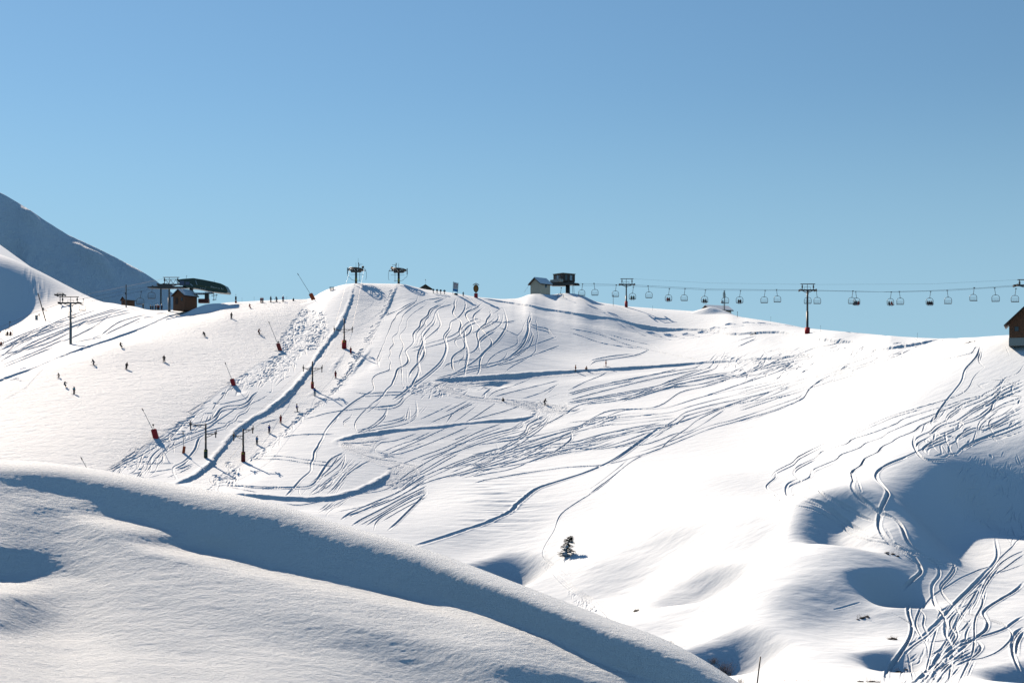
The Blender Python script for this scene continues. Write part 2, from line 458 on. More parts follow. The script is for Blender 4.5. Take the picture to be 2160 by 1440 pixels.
def ground(x, y):
    """height of the finished hill surface"""
    q = min(max(x / y, Uax[0]), Uax[-1] - 1e-6); c0 = min(max(int(np.searchsorted(Uax, q)) - 1, 0), NU - 2)
    i = int(np.searchsorted(Yax, y)) - 1; i = min(max(i, 0), len(Yax) - 2)
    fc = (q - Uax[c0]) / (Uax[c0 + 1] - Uax[c0]); fi = (y - Yax[i]) / (Yax[i + 1] - Yax[i])
    return float((ZZ[i, c0] * (1 - fc) + ZZ[i, c0 + 1] * fc) * (1 - fi) + (ZZ[i + 1, c0] * (1 - fc) + ZZ[i + 1, c0 + 1] * fc) * fi)

def spline(p, step=5.0):
    p = np.array(p, float)
    if len(p) < 3:
        q = p
        n = max(2, int(np.hypot(*(q[-1] - q[0])) / step))
        return [tuple(q[0] + (q[-1] - q[0]) * t) for t in np.linspace(0, 1, n)]
    P = np.vstack([2 * p[0] - p[1], p, 2 * p[-1] - p[-2]])
    out = []
    for i in range(1, len(P) - 2):
        n = max(2, int(np.hypot(*(P[i + 1] - P[i])) / step))
        for t in np.linspace(0, 1, n, endpoint=False):
            out.append(tuple(0.5 * ((2 * P[i]) + (-P[i - 1] + P[i + 1]) * t + (2 * P[i - 1] - 5 * P[i] + 4 * P[i + 1] - P[i + 2]) * t ** 2 + (-P[i - 1] + 3 * P[i] - 3 * P[i + 1] + P[i + 2]) * t ** 3)))
    out.append(tuple(p[-1]))
    return out
def world_line(px, step=5.0):
    w = []
    for (u, v) in spline(px, step):
        if u < -350 or u > 2330: continue
        r = hit(u, v)
        if w and math.hypot(r[0] - w[-1][0], r[1] - w[-1][1]) > 30: continue
        w.append(r)
    if len(w) > 4:      # even out jumps in depth
        a = np.array(w); k = np.array([.25, .5, .25])
        for _ in range(2):
            a[1:-1] = a[:-2] * .25 + a[1:-1] * .5 + a[2:] * .25
        w = [tuple(q) for q in a]
    return w
LOWER = np.zeros_like(ZZ); RAISE = np.zeros_like(ZZ)
def window(x0, y0, x1, y1, R):
    ylo, yhi = min(y0, y1) - R, max(y0, y1) + R
    i0, i1 = np.searchsorted(Yax, ylo), np.searchsorted(Yax, yhi) + 1
    ya = max(ylo, 20)
    us = [(min(x0, x1) - R) / q for q in (ya, yhi)] + [(max(x0, x1) + R) / q for q in (ya, yhi)]
    j0 = int(np.searchsorted(Uax, min(us))) - 1; j1 = int(np.searchsorted(Uax, max(us))) + 1
    i0 = max(i0, 0); i1 = min(i1, len(Yax)); j0 = max(j0, 0); j1 = min(j1, NU)
    if i0 >= i1 or j0 >= j1: return None
    return slice(i0, i1), slice(j0, j1)
def segdist(sl, x0, y0, x1, y1):
    gx = XX[sl] - x0; gy = YY[sl] - y0
    dx, dy = x1 - x0, y1 - y0; L2 = dx * dx + dy * dy + 1e-9
    t = np.clip((gx * dx + gy * dy) / L2, 0, 1)
    ex = gx - t * dx; ey = gy - t * dy
    return np.sqrt(ex * ex + ey * ey), ex, ey, dx, dy, t
def wide(x0, y0, x1, y1, w, dep):
    """skis skid across the slope when they traverse it: such stretches are broader troughs"""
    L = math.hypot(x1 - x0, y1 - y0) + 1e-6
    nx, ny = -(y1 - y0) / L, (x1 - x0) / L
    z0 = _gz(x0, y0); z1 = _gz(x1, y1); zn = _gz(x0 + nx, y0 + ny)
    def pj(x, y, z): return FPX * x / y, -FPX * z / y
    a = pj(x0, y0, z0); b = pj(x1, y1, z1); c = pj(x0 + nx, y0 + ny, zn)
    du, dv = b[0] - a[0], b[1] - a[1]; q = math.hypot(du, dv) + 1e-6
    s = abs(((c[0] - a[0]) * dv - (c[1] - a[1]) * du) / q)
    we = min(max(w, WMIN / max(s, 0.5)), w * 3.2)
    return we, dep * (we / w) ** 0.62
WMIN = 0.95
def _gz(x, y):
    i = min(max(int(np.searchsorted(Yax, y)), 0), len(Yax) - 1); j = min(max(int(np.searchsorted(Uax, x / y)), 0), NU - 1)
    return float(ZZ[i, j])
def groove(px, w=0.30, dep=0.20, rim=0.35, fade=True):
    w0 = w
    L = world_line(px)
    n = len(L)
    for k in range(n - 1):
        (x0, y0), (x1, y1) = L[k], L[k + 1]
        f = 1.0
        if fade: f = min(1.0, (k + 1) / 4.0, (n - 1 - k) / 4.0)
        f *= 0.8 + 0.35 * math.sin(k * 0.37 + x0)
        w, dd = wide(x0, y0, x1, y1, w0, dep)
        R = w * 2.6
        sl = window(x0, y0, x1, y1, R)
        if sl is None: continue
        d, *_ = segdist(sl, x0, y0, x1, y1)
        g = -dd * f * np.clip(1 - (d / w) ** 2, 0, 1)
        np.minimum(LOWER[sl], g, out=LOWER[sl])
        r = dd * rim * f * np.exp(-((d - w * 1.25) / (0.5 * w)) ** 2)
        np.maximum(RAISE[sl], r, out=RAISE[sl])
def twin(px, w=0.16, gap=0.32, dep=0.16):
    groove([(u - gap * 4.5, v) for u, v in px], w, dep); groove([(u + gap * 4.5, v + 1.5) for u, v in px], w, dep)
def cut(px, H, wall, flat, fade, side=1, wob=0.25, taper=6):
    """bench cut: on one side of the line the snow is H lower, wall metres of bank, flat shelf, then fades out"""
    L = world_line(px, 6.0)
    R = wall + flat + fade
    D = np.full(ZZ.shape, 1e9, np.float32); S = np.zeros(ZZ.shape, np.float32); T = np.zeros(ZZ.shape, np.float32)
    n = len(L)
    for k in range(n - 1):
        (x0, y0), (x1, y1) = L[k], L[k + 1]
        sl = window(x0, y0, x1, y1, R)
        if sl is None: continue
        d, ex, ey, dx, dy, t = segdist(sl, x0, y0, x1, y1)
        s = np.sign(ex * dy - ey * dx) * side        # right hand side positive
        m = d < D[sl]
        D[sl] = np.where(m, d, D[sl]); S[sl] = np.where(m, s, S[sl])
        T[sl] = np.where(m, np.clip(np.minimum(k + t, n - 1 - k - t) / taper, 0, 1), T[sl])
    sd = D * S + wob * vnoise(XX * 0.6, YY * 0.6, 77) + 0.4 * wob * vnoise(XX * 2.2, YY * 2.2, 78)
    f = sstep(0, wall, sd) * (1 - sstep(wall + flat, R, sd)) * (D < 1e8)
    lip = np.exp(-((sd + 0.35) / 0.5) ** 2) * 0.18
    h = (-H * f + lip * (D < 1e8)) * T * (0.85 + 0.45 * vnoise(XX * 0.09, YY * 0.09, 81))
    return h.astype(np.float32)
TR_ = random.Random(21)
def parse(ox, oy, sc, txt, twinp=0.55, **kw):
    for line in txt.strip().splitlines():
        line = line.strip()
        if not line: continue
        o = dict(kw)
        if line[0] == '*':
            tok, line = line.split(' ', 1)
            if tok == '*w': o.update(w=kw.get('w', .3) * 1.7, dep=kw.get('dep', .2) * 1.6)
            if tok == '*t': o.update(w=kw.get('w', .3) * 0.7, dep=kw.get('dep', .2) * 0.6)
        for seg in line.split(';'):
            p = [tuple(map(float, q.split(','))) for q in seg.split()]
            if len(p) > 1:
                q = [(ox + a / sc, oy + b / sc) for a, b in p]
                groove(q, **o)
                if len(q) > 3 and TR_.random() < twinp:      # a companion line laid close beside it
                    k0 = TR_.randint(0, len(q) - 3); k1 = TR_.randint(k0 + 3, len(q)); dv = TR_.choice((-1, 1)) * TR_.uniform(3.5, 7)
                    o2 = dict(o); o2['dep'] = o.get('dep', .15) * .8
                    groove([(a_ + dv * .5 + TR_.uniform(-1.5, 1.5), b_ + dv + TR_.uniform(-1, 1)) for a_, b_ in q[k0:k1]], **o2)

# the steep powder face under the round sign
parse(780, 600, 4.8, """
490,100 480,170 400,220 270,300 270,330 220,385 220,420 190,465 190,500 155,540 165,580 130,610 130,645 100,680 100,710 68,745 90,790 80,830 130,880
620,150 520,180 420,240 330,320 335,360 285,435 300,480 215,545 260,600 190,650 230,700 180,735 230,790 190,805 220,860 130,890 40,930 20,980 50,1050 0,1110
590,190 560,215 430,300 370,380 380,430 300,510 310,560 350,610 310,700 320,800 330,1020
*w 720,200 600,260 600,310 510,370 520,420 435,495 455,580 360,670 370,700 400,760 360,820 270,860 270,930 230,980 235,1010 170,1060 130,1130 0,1220
790,150 720,215 640,250 600,330 550,380 580,430 540,480 490,530 490,600 430,660
*w 840,200 700,240 660,290 650,360 590,420 520,500 545,570 490,700 490,790 500,880 440,990 390,1090
*w 680,260 690,330 725,410 640,490 560,560 540,600 560,680 540,740 470,820 410,890 400,940
*w 870,150 850,200 870,230 830,280 880,340 930,370 925,430 900,470 950,560 970,640 870,700 825,750 840,800 830,850 900,890
*w 950,130 975,200 960,260 890,345 810,380 820,440 745,520 775,600 770,680 720,780 650,850 540,940 440,1010 330,1100 240,1160
*w 1150,180 1100,225 1060,250 970,285 980,340 1040,420 1010,500 930,540 860,560 870,610 900,640
*w 1160,230 1060,300 1045,350 1100,420 1160,490 1240,570 1230,620 1160,680 1110,740 1000,820 880,890 820,930
*w 1190,250 1240,300 1180,350 1190,390 1130,430 1080,500 1110,600 1060,680 1000,700
*w 1350,230 1380,320 1385,420 1330,520 1260,600 1150,700 1110,800 1120,860 1090,910
*w 1300,300 1310,350 1240,400 1120,460 1030,500; 1060,400 970,450 960,560 990,640 1000,720 970,840 960,920
*w 1350,300 1340,390 1270,450 1170,510 1100,580 1120,680
1890,530 1600,640 1420,740 1190,820 960,880 640,960; 1350,230 1250,300; 1150,370 1000,420 860,550 430,680
1600,320 1590,360 1550,430 1550,470 1480,530 1510,590 1420,640 1300,690 1210,760 1180,830
*w 1630,280 1640,350 1610,380 1610,460 1590,530 1560,600 1500,670 1410,740
1610,450 1660,500 1610,640 1420,750; 1560,520 1540,600 1440,690
1690,340 1680,380 1700,430 1690,470 1710,520 1680,590 1690,650 1650,710 1540,780 1440,830 1370,890
1220,380 1380,385 1500,360; 1000,330 1150,370 1390,470 1500,520; 1540,370 1700,430 1800,450 1860,530 1900,560
130,320 490,160; 560,160 780,130; 640,190 820,120; 880,200 900,140
1920,620 1700,700 1440,790 1230,830 980,870
490,690 480,800 500,870 470,1000; 380,1020 370,820; 330,600 350,640 300,720 310,820; 560,560 550,640 500,720
1400,650 1390,710 1330,770 1150,820; 1060,760 910,770 900,820; 750,850 780,810 910,770 960,740 950,690; 750,850 830,880
0,1240 200,1240 300,1200 330,1150 420,1080 640,1000; 640,960 430,1080 350,1140
180,1250 170,1300 60,1400; 350,1300 360,1340 220,1380 120,1400; 400,1240 410,1300 400,1370; 470,1170 480,1260 470,1330 380,1390
880,1190 740,1260 500,1370; 1000,1170 870,1240 760,1290; 1080,1190 870,1290 620,1400; 1120,1200 960,1320 850,1400; 1290,1190 1100,1320 960,1400; 1040,1185 850,1300 780,1400; 600,1210 540,1280 500,1320
1560,1210 1380,1280 1000,1380
*w 1250,1020 1140,1130
1640,935 1500,990 1240,1100 1200,1150; 1920,960 1700,1020 1250,1140; 1920,1000 1750,1090 1540,1160; 1900,1020 1750,1140; 1920,1110 1790,1150
980,120 1040,180 1080,230; 1010,130 1100,190 1160,230; 1050,210 1020,270 960,310; 1180,210 1230,260 1240,310; 690,380 700,460 650,540
640,300 560,360 560,400 480,480 470,540; 620,420 560,500 520,560 500,640; 900,350 940,420 960,500 980,600; 1280,330 1200,400 1150,430; 1260,440 1150,520 1100,560
""", w=.15, dep=.15)
# meadow between drag lift and the zig-zag road
parse(440, 820, 4.696, """
*w 1640,10 1470,110 1350,200 1240,310 1150,430 1130,500 1090,540 1090,580 1035,620 1055,680 1005,740 1025,800 930,880 850,970 770,1060
1760,10 1720,70 1600,170 1530,230 1450,330 1450,390 1470,430
710,475 900,455 1240,448; 960,290 1180,240 1400,210 1640,185 1850,160 1900,110
*w 490,680 760,705 1000,740 1240,770
*w 1340,630 1210,700 1130,810 1060,920 1000,960 880,970 500,970 140,935
1350,650 1270,720 1200,790 1100,880; 1350,680 1290,760 1200,830 1090,900; 1440,680 1340,790 1250,880 1200,960 1000,1060; 1600,720 1440,800 1350,880 1290,960 1250,1030; 1380,800 1220,900 1100,1000 1080,1040; 1620,700 1500,760 1400,830 1320,880
1330,820 1180,930 1100,960 1000,1040; 900,980 890,1030 920,1060; 970,990 930,1040; 1350,640 1355,700 1320,780 1290,850; 1480,690 1400,760 1300,800 1200,880
1230,700 1150,800 1080,880 1050,930; 1300,650 1230,750 1130,860; 1460,720 1360,830 1300,930 1230,1030; 1150,900 1060,990 1000,1060; 1250,850 1160,960 1090,1040
1430,230 1410,280 1325,330 1400,380; 1770,190 1740,260 1660,340 1540,410 1460,440; 1950,240 1920,290 1700,340; 1990,170 1995,300; 2060,150 2070,260 1970,340 1700,400 1480,440; 2150,160 2060,260
*t 2100,420 1850,500 1700,520 1660,570 1640,610 1700,660 1950,690
2160,470 1900,540 1700,640; 2160,560 1900,640 1700,660; 2160,520 2000,570 1800,640
*w 2160,850 1950,960 1800,1050 1640,1110 1400,1230 1320,1290; 2160,900 2000,990 1830,1090 1600,1180 1340,1270; 2160,960 1900,1090 1700,1200 1500,1300 1430,1350
2160,990 1950,1090 1700,1240 1500,1350; 2160,1020 2000,1080 1800,1200 1600,1330; 2160,1040 1950,1140 1700,1280 1650,1340 1640,1400; 2160,1000 1900,1140 1650,1290 1560,1360
*w 2160,1030 2050,1140 1900,1290 1780,1400
2160,830 1900,900 1700,990 1430,1040 1240,1160 1160,1260; 1720,960 1400,1040 1180,1080 900,1130 760,1110; 2160,870 1740,1070 1640,1130 1400,1180 1260,1220
1400,1050 1230,1140 1100,1220; 1260,1100 1180,1180 1150,1230; 1200,1100 1090,1190; 1400,1060 1330,1110 1200,1200 1170,1260; 1250,1090 1130,1190 1090,1230
1420,20 1530,50 1700,40 2000,30; 700,280 500,330; 1240,100 1360,90
2090,700 2140,740 2090,780
""", w=.145, dep=.14)
# off-piste band beside the groomed run
parse(220, 780, 4.8, """
1480,200 1460,270 1400,300 1130,360
*w 1560,220 1500,260 1460,320 1380,360 1230,370 1160,410 1140,460 1040,520 900,540
*w 1380,360 1280,430 1160,510 1050,590 900,640 780,680 640,730
1690,240 1580,300 1490,340 1440,390 1430,410 1340,450 1330,490 1240,540 1230,570 1050,620 880,690 760,740 640,800 590,850 600,910 540,950 530,1010 440,1090
*w 1020,650 950,700 930,790 860,880 790,940 690,990 730,1100
1250,160 1200,270 1130,340; 1330,170 1250,200 1220,290
740,520 640,580; 700,540 880,500 900,440; 550,610 680,600 800,560 1020,590
790,570 680,680 540,760 470,830 400,900; 690,620 660,690 560,720 480,740
640,720 480,800 330,890 170,960 20,1020; 600,740 450,790 350,860 240,900 50,1020; 620,760 500,850 440,960 420,1060; 580,780 470,900 480,980 430,1080; 540,740 430,790 380,880 350,980 270,1060
470,740 390,770 330,850 230,930 120,1050; 330,770 300,850 180,880; 300,780 220,850; 560,860 500,930 450,1000 400,1080; 400,880 410,960 340,1030; 490,720 470,760 480,820
520,760 380,830 260,900 100,990; 450,830 380,920 300,960 240,1030; 350,800 260,860 120,960; 620,800 540,880 520,960; 300,900 180,980 60,1030; 700,690 560,740 420,760; 660,750 600,830 560,900
440,1040 700,1000; 350,950 700,945; 460,1090 640,1040
1900,60 1790,100 1760,150 1730,165; 1700,130 1695,230 1600,210; 1640,120 1560,200; 1800,30 1650,100 1590,200; 1750,10 1600,90 1450,160; 1500,30 1400,90; 1560,10 1450,80 1360,100; 1600,60 1450,110; 1700,20 1560,110 1430,160
1850,0 1700,70 1600,110; 1780,40 1690,60 1560,60; 1660,0 1560,50 1500,90
1130,230 1170,200 1250,170; 1050,290 1200,180; 1100,300 1000,340 880,400; 1090,350 1000,420 880,490; 1050,380 960,400 900,450 820,460; 1070,400 990,470 930,510; 1100,400 1110,460 1040,530
1180,190 1080,270 1000,340; 1000,330 900,400 820,440; 1180,260 1120,300; 1150,380 1100,460 1060,520; 980,400 900,480 860,540; 880,520 740,600 640,680; 1010,560 860,640 720,700
1300,520 1480,530; 1100,540 1330,540; 1200,580 1000,640
700,990 780,1000 860,960 950,940; 720,1020 850,980 930,960; 740,1050 850,1000 930,960; 640,1080 720,1030; 620,1100 760,1040
""", w=.145, dep=.14)
# open slope right of the zig-zag road
parse(1200, 700, 4.236, """
740,150 600,210 400,240 220,270 190,310
*t 0,-30 260,20 500,110 750,160; 340,20 560,80 740,120 800,150; 750,160 900,200 1180,250; 60,20 350,115 700,160 1150,245; 0,0 300,100 640,150; 250,0 480,100 700,150
340,350 200,420 0,520; 970,310 880,350 560,420 270,480 0,550; 1220,290 1130,340 800,410 500,480 0,610; 1290,270 1200,330 900,440 760,490 400,560 0,630; 1350,260 1270,340 1100,390 900,450 700,520 450,610 100,650
1480,400 1250,480 1000,540 780,670 400,700 250,750 100,840 30,890
*w 1500,360 1180,430 960,480 800,530 700,560 560,600 430,610
1400,440 830,520 600,590 430,610; 1500,380 1100,440 850,510 600,590; 1450,400 1150,470 900,500 720,550
*t 2118,390 1700,470 1200,580 850,680 500,700 330,760 0,870
*t 2118,420 1500,560 1100,660 900,720 500,760 0,810
2118,450 1700,560 1300,650 1040,720 960,780 720,930 500,1070 300,1190 0,1310
2118,520 1900,580 1500,640 1180,770 1060,860 1000,900 870,990 830,1040 660,1100 540,1170 380,1300 190,1440
*t 2118,560 2090,600 1850,690 1500,800 1250,870 850,1030 640,1100 350,1180 0,1215
1700,560 1300,700 1000,810 700,880 400,940 0,1050
*t 1300,700 900,840 650,950 400,1030 0,1070; 950,770 700,800 400,830 230,835; 1000,820 720,840 640,870 360,900 0,1000; 1400,690 1100,880 950,910 700,1000 400,1030; 1900,500 1400,660 1000,760
*t 970,760 960,800; 1040,830 1050,860; 1020,840 1030,870
2118,200 1900,230 1700,330 1500,390 1300,430; 2118,230 1800,310 1600,370 1450,420; 2020,230 1990,270 1700,370; 2118,250 2050,300 1800,380 1500,480 1200,580; 1750,260 1600,350 1500,400
1700,330 1620,370 1540,400 1450,410; 1650,340 1560,370 1500,420
""", w=.15, dep=.18)
parse(1000, 860, 4.0, """
660,50 600,150 480,240 350,330 200,400 0,470; 640,60 580,160 460,260
*w 820,200 830,250 770,310 640,390 480,450 300,520 0,575
1600,330 1410,410 1280,490 1120,630 960,740 770,860 710,940 680,1040 600,1160 580,1240 640,1300 800,1410
1100,490 800,500 500,540 200,590 0,630
600,60 450,130 450,170 370,240 200,270 170,300; 200,320 210,380 100,430 0,480; 520,60 400,110 300,170 0,270; 400,70 420,140 240,190
*t 1400,70 900,150 500,240 0,320; 1600,60 1250,80 950,180 820,210; 1600,140 1200,230 700,370 300,410
*w 1250,80 1020,90 900,170 810,210 500,330 0,490
1600,120 1100,220 900,280 0,390; 1500,200 1100,330 800,360 400,470 0,540; 700,360 400,410 100,430
-200,330 0,270; -200,280 0,200; -300,420 0,320; -300,520 0,470; -300,600 0,540; -200,500 0,420 200,350
""", w=.15, dep=.16)
groove([(1000 + a / 4, 860 + b / 4) for a, b in [(1600,150),(1450,250),(1330,340),(1200,430),(1080,490),(900,560),(620,650),(500,700),(380,800),(300,880),(200,930),(0,1005),(-480,1160)]], w=.5, dep=.34)
parse(840, 760, 4.696, """
2160,330 1900,390 1700,430; 2160,380 1800,440 1600,560 1400,640 1000,760 600,900 300,1060 0,1250
2160,560 1700,690 1300,800 900,900 500,1040 100,1220; 2160,620 1800,700 1500,800 1100,960 700,1090 300,1200 0,1330
1980,620 1600,720 1200,850 800,1000 500,1120; 1500,540 1300,700 1000,880 850,950; 1750,700 1500,830 1200,960 900,1050 600,1150
1200,640 900,730 600,850 300,1000 0,1180; 1050,600 800,700 500,850 200,960 -100,1080; 700,650 400,780 100,900 -200,980
1230,560 1240,620 1180,640; 1450,560 1280,620 1270,690 1190,750 1000,780 960,820; 970,840 1000,900 940,960 700,1050
330,700 100,800 -150,900; 480,660 200,790 -100,930; 2160,800 1900,880 1600,930 1300,1010; 560,150 420,230 300,300; 640,130 560,190
""", w=.15, dep=.16)
parse(440, 820, 4.696, """
1990,170 1960,300 2010,340; 1300,250 1250,330 1200,380; 900,455 1240,448; 1850,160 1600,190; 1450,560 1560,540 1640,560
1180,760 1100,860 1000,940; 1060,900 980,960; 1540,700 1440,770 1330,870 1260,960 1180,1040; 1250,650 1190,720 1130,800; 1400,700 1330,800 1260,880 1160,960
140,935 300,960 500,985 900,975; 160,950 350,1000 500,1030; 620,930 700,975
""", w=.14, dep=.14)
# footpath past the spruce
for k, off in enumerate([-6, -1, 4]):
    groove([(1146 + off, 1184), (1175 + off, 1212), (1210 + off * 1.5, 1240), (1245 + off * 1.5, 1262), (1275 + off, 1284), (1296, 1310)], w=.22, dep=.12)
# right flank, long swinging turns
parse(1560, 680, 3.6, """
1860,340 1780,410 1750,480 1680,545 1560,590 1390,640 1180,700 960,790 770,870 620,930 430,1030 410,1060 270,1130 240,1180
2160,560 1830,560 1540,640 1250,730 1190,770 1010,840 850,890 820,920 620,980 590,1020 430,1100 405,1150
1700,600 1500,690 1310,760 1120,840 1090,870 950,920 920,950 760,1010 740,1040 560,1115 550,1150
*w 1830,180 1800,260 1710,360 1690,440 1580,580 1500,690 1490,730 1360,790 1340,820 1190,880 1170,900 1070,950 1060,980 940,1040 930,1080 850,1130 845,1150
*w 1570,880 1480,920 1280,1010 1110,1080 1040,1150
*t 1840,180 1780,190 1770,230 1500,290 1000,370 700,450 500,510 0,670
1840,180 1830,230 1810,290 1860,340
2160,320 2120,380 2080,400 1990,440 1960,490 1850,545 1830,570 1690,620 1640,660 1580,700 1560,760
2150,420 2040,500 1940,540 1820,600 1700,650 1590,730 1480,790 1460,820 1340,880 1330,910
*w 2160,450 2000,520 1900,600 1750,680 1640,750 1540,780 1450,850
2160,480 1980,560 1830,620 1700,700; 2160,430 2000,490 1900,560 1800,610
*w 2160,510 2020,560 1920,610 1920,650 1820,730 1680,780 1680,800 1510,880 1390,960 1430,1000
2160,560 1960,640 1820,760 1810,840; 2100,620 2000,700 1900,740 1900,800 1960,880
*w 2160,640 2050,700 1900,780 1760,810 1650,870 1650,900; 2160,680 2000,740 1850,830; 2160,740 2060,790 1880,860 1720,930 1650,1000; 2160,780 1990,850 1830,890 1700,960
2160,600 2000,640 1900,700; 2160,620 2060,680 1950,720; 2160,710 2000,780 1900,820; 2160,760 2000,820 1850,880 1750,920; 2160,820 2050,860 1930,890
1540,780 1640,800 1600,840; 1590,730 1700,770 1560,860; 1800,820 1780,880 1760,940; 1640,860 1660,950; 1960,860 2030,930; 1900,850 1980,930; 1520,900 1580,1000; 1560,880 1620,1010
*w 1460,820 1340,880 1330,950 1400,1040 1560,1055; 1470,850 1340,930 1350,990; 1600,890 1540,920 1430,960 1430,1000
*t 1080,210 900,280 600,370 0,530; 1100,230 950,310 700,370 0,560; 1120,260 900,320 520,440 0,600
*t 1180,250 880,350 860,375; 1450,180 1240,260 850,360 560,470; 1000,370 480,430 100,590 0,620; 1250,200 1000,300 760,370
1300,190 1100,290 700,400 560,480 510,530 490,570 300,660 0,750
410,290 300,370 0,470; 500,280 470,330 300,390; 800,120 720,150 570,180 370,260 0,280; 420,260 400,310 160,390 0,420; 200,290 60,380
420,250 200,320 0,400; 600,230 430,250 250,300 60,390
130,90 120,120 0,180; 130,90 0,130; 2020,180 2050,250; 1080,210 1140,220; 1000,205 1060,215 1100,205
""", w=.14, dep=.17)
# lower swings through the hollows
parse(1560, 880, 4.236, """
320,480 330,530 235,620 335,690 350,740 450,780 640,820 780,880 900,950 990,1030 1150,1090 1300,1110 1400,1140 1560,1190 1700,1270 1864,1315
500,430 480,500 560,570 700,650 760,700 950,800 1100,880 1220,920
*w 650,470 640,530 550,570 440,620 440,700 550,740 720,790 850,860 1000,960 1160,1030
*w 1110,380 1100,420 1000,490 1030,560 1000,620 1080,720 1180,790 1270,850 1390,900 1450,970 1490,1080 1540,1140 1650,1220
*w 1480,360 1350,410 1240,470 1220,540 1300,630 1330,690 1270,800 1250,860 1240,940 1270,1020 1370,1110 1480,1190 1600,1280 1620,1350
1060,570 1090,660; 1310,980 1370,1080; 1720,1260 1790,1350 1750,1440
""", w=.19, dep=.17)
parse(1760, 1120, 4.5, """
140,0 300,70 450,90 600,130 720,185 880,230 1000,300 1150,330 1120,400 1010,510 1040,590 1160,720 1300,800 1480,860 1640,920 1690,1000 1600,1130 1450,1210 1300,1240 1150,1290
*w 440,0 510,70 600,130; 650,0 700,80 740,130; 500,0 560,80
*w 720,190 780,250 830,350 740,440 650,520; 900,260 990,330 1000,390 930,480 930,570 960,680 1030,790 1070,900 1050,990 1100,1060 1140,1160
*w 1530,90 1550,240 1480,350 1300,510 1150,650 1050,790 920,930 740,1080 660,1150
1800,200 1650,270 1540,350 1400,490 1250,590 1190,700; 1800,30 1700,150 1560,280 1480,380 1400,480 1350,620 1290,720 1290,800; 1800,240 1600,370 1400,480; 1800,330 1500,420
1480,340 1200,430 1020,530 920,600 820,740 770,880 830,1010 880,1100 890,1240; 1700,60 1680,150; 1640,80 1690,140
*w 1800,480 1700,560 1480,690 1410,770 1460,870 1430,960 1320,1040 1150,1190 1000,1300 880,1420
*w 1800,790 1640,920 1500,980 1330,1040 1150,1120
*w 700,680 700,780 740,920 700,1060 660,1130 560,1270 490,1340 490,1420
1400,570 1410,660 1350,800 1330,900 1330,1040 1310,1180 1230,1340 1170,1440; 1440,560 1400,700
1300,840 1230,930 1190,970; 1170,760 1100,850 1100,920 1150,1000 1040,1150; 1380,500 1200,800 1130,980 1000,1200 880,1400; 820,750 860,800 840,900 890,990 900,1070
1000,860 940,1040 900,1230 830,1440; 1190,800 1150,930 1180,1000 1060,1180; 1320,640 1180,880 1080,1080
*w 700,1440 850,1350 940,1270 1100,1180 1190,1060; 1350,1060 1400,1110 1330,1200 1160,1290
1100,1060 1130,1150 1080,1440; 700,1180 720,1320; 1330,1250 1270,1370
*w 1800,930 1720,1000 1690,1150 1720,1260 1760,1350; 1800,960 1740,1060 1730,1200
*w 800,1440 950,1300 1150,1130 1330,1040; 900,1440 1050,1270 1300,1180
550,780 720,880 800,1000; 0,740 240,680; 740,690 860,800; 1250,600 1090,760 1000,900; 1560,360 1440,500 1380,640
950,1440 1100,1290 1240,1200 1330,1150; 1040,1440 1190,1300; 1000,1180 940,1290 860,1400; 780,1180 700,1240
*w 850,1380 990,1200 1090,1080
""", w=.145, dep=.15)
# sweeping lines beyond the groomed run, upper left
parse(0, 600, 3.6, """
960,180 700,250 450,330 200,420 0,500; 900,180 600,270 300,360 0,480; 1000,190 800,240 620,300 560,390; 870,210 700,330 640,360
1100,230 900,290 760,390; 1080,250 950,310 800,380; 560,260 300,330 150,430 0,560; 850,230 600,310 350,420 0,580; 700,260 500,340 230,450 0,590
740,190 400,310 100,440; 1100,260 1000,310; 800,400 560,440; 400,480 200,560 0,640; 640,200 420,290 200,400; 500,280 260,390 80,500; 600,300 400,400 150,500 0,540
420,330 250,390 100,460 0,500; 760,300 560,400 480,430; 480,420 300,500 0,620; 540,360 380,440 200,500
*w 450,300 240,370 120,440 0,500
""", w=.17, dep=.2)

# procedural small scribbles in the tracked-out patches (photo pixels)
def scribble(poly, n, L0, L1, ang, spread, **kw):
    us = [p[0] for p in poly]; vs_ = [p[1] for p in poly]
    c = 0
    while c < n:
        u = random.uniform(min(us), max(us)); v = random.uniform(min(vs_), max(vs_))
        if not inpoly(np.array([u]), np.array([v]), poly)[0]: continue
        a = math.radians(ang + random.gauss(0, spread)); L = random.uniform(L0, L1)
        pts = []
        for k in range(5):
            pts.append((u, v)); a += random.gauss(0, 0.35)
            u += math.cos(a) * L / 4; v -= math.sin(a) * L / 4
        groove(pts, fade=True, **kw); c += 1
MOGUL = [(640,648),(684,655),(692,705),(668,738),(600,748),(594,712)]
BAND = [(596,744),(640,742),(600,790),(560,800),(500,812),(488,806)]
BAND2 = [(488,812),(470,850),(430,900),(330,965),(300,1015),(232,998),(330,925),(400,880),(450,836)]
scribble(MOGUL, 380, 4, 11, 215, 50, w=.17, dep=.15)
scribble(BAND, 200, 8, 26, 212, 22, w=.17, dep=.14)
scribble(BAND2, 90, 8, 28, 212, 18, w=.14, dep=.17)
scribble([(470,965),(510,975),(500,1010),(440,1040),(450,1010)], 60, 5, 14, 215, 40, w=.22, dep=.18)
scribble([(560,940),(650,860),(655,866),(570,948),(510,975)], 70, 6, 16, 215, 12, w=.2, dep=.14)
scribble([(1500,740),(1900,716),(2000,713),(1900,745),(1640,790),(1560,790)], 110, 8, 40, 200, 8, w=.22, dep=.15)
scribble([(1930,900),(2160,760),(2160,900),(2060,930),(1990,980)], 60, 10, 30, 205, 15, w=.22, dep=.17)
scribble([(1880,1440),(1990,1250),(2090,1260),(2000,1440)], 40, 20, 50, 235, 12, w=.16, dep=.12)
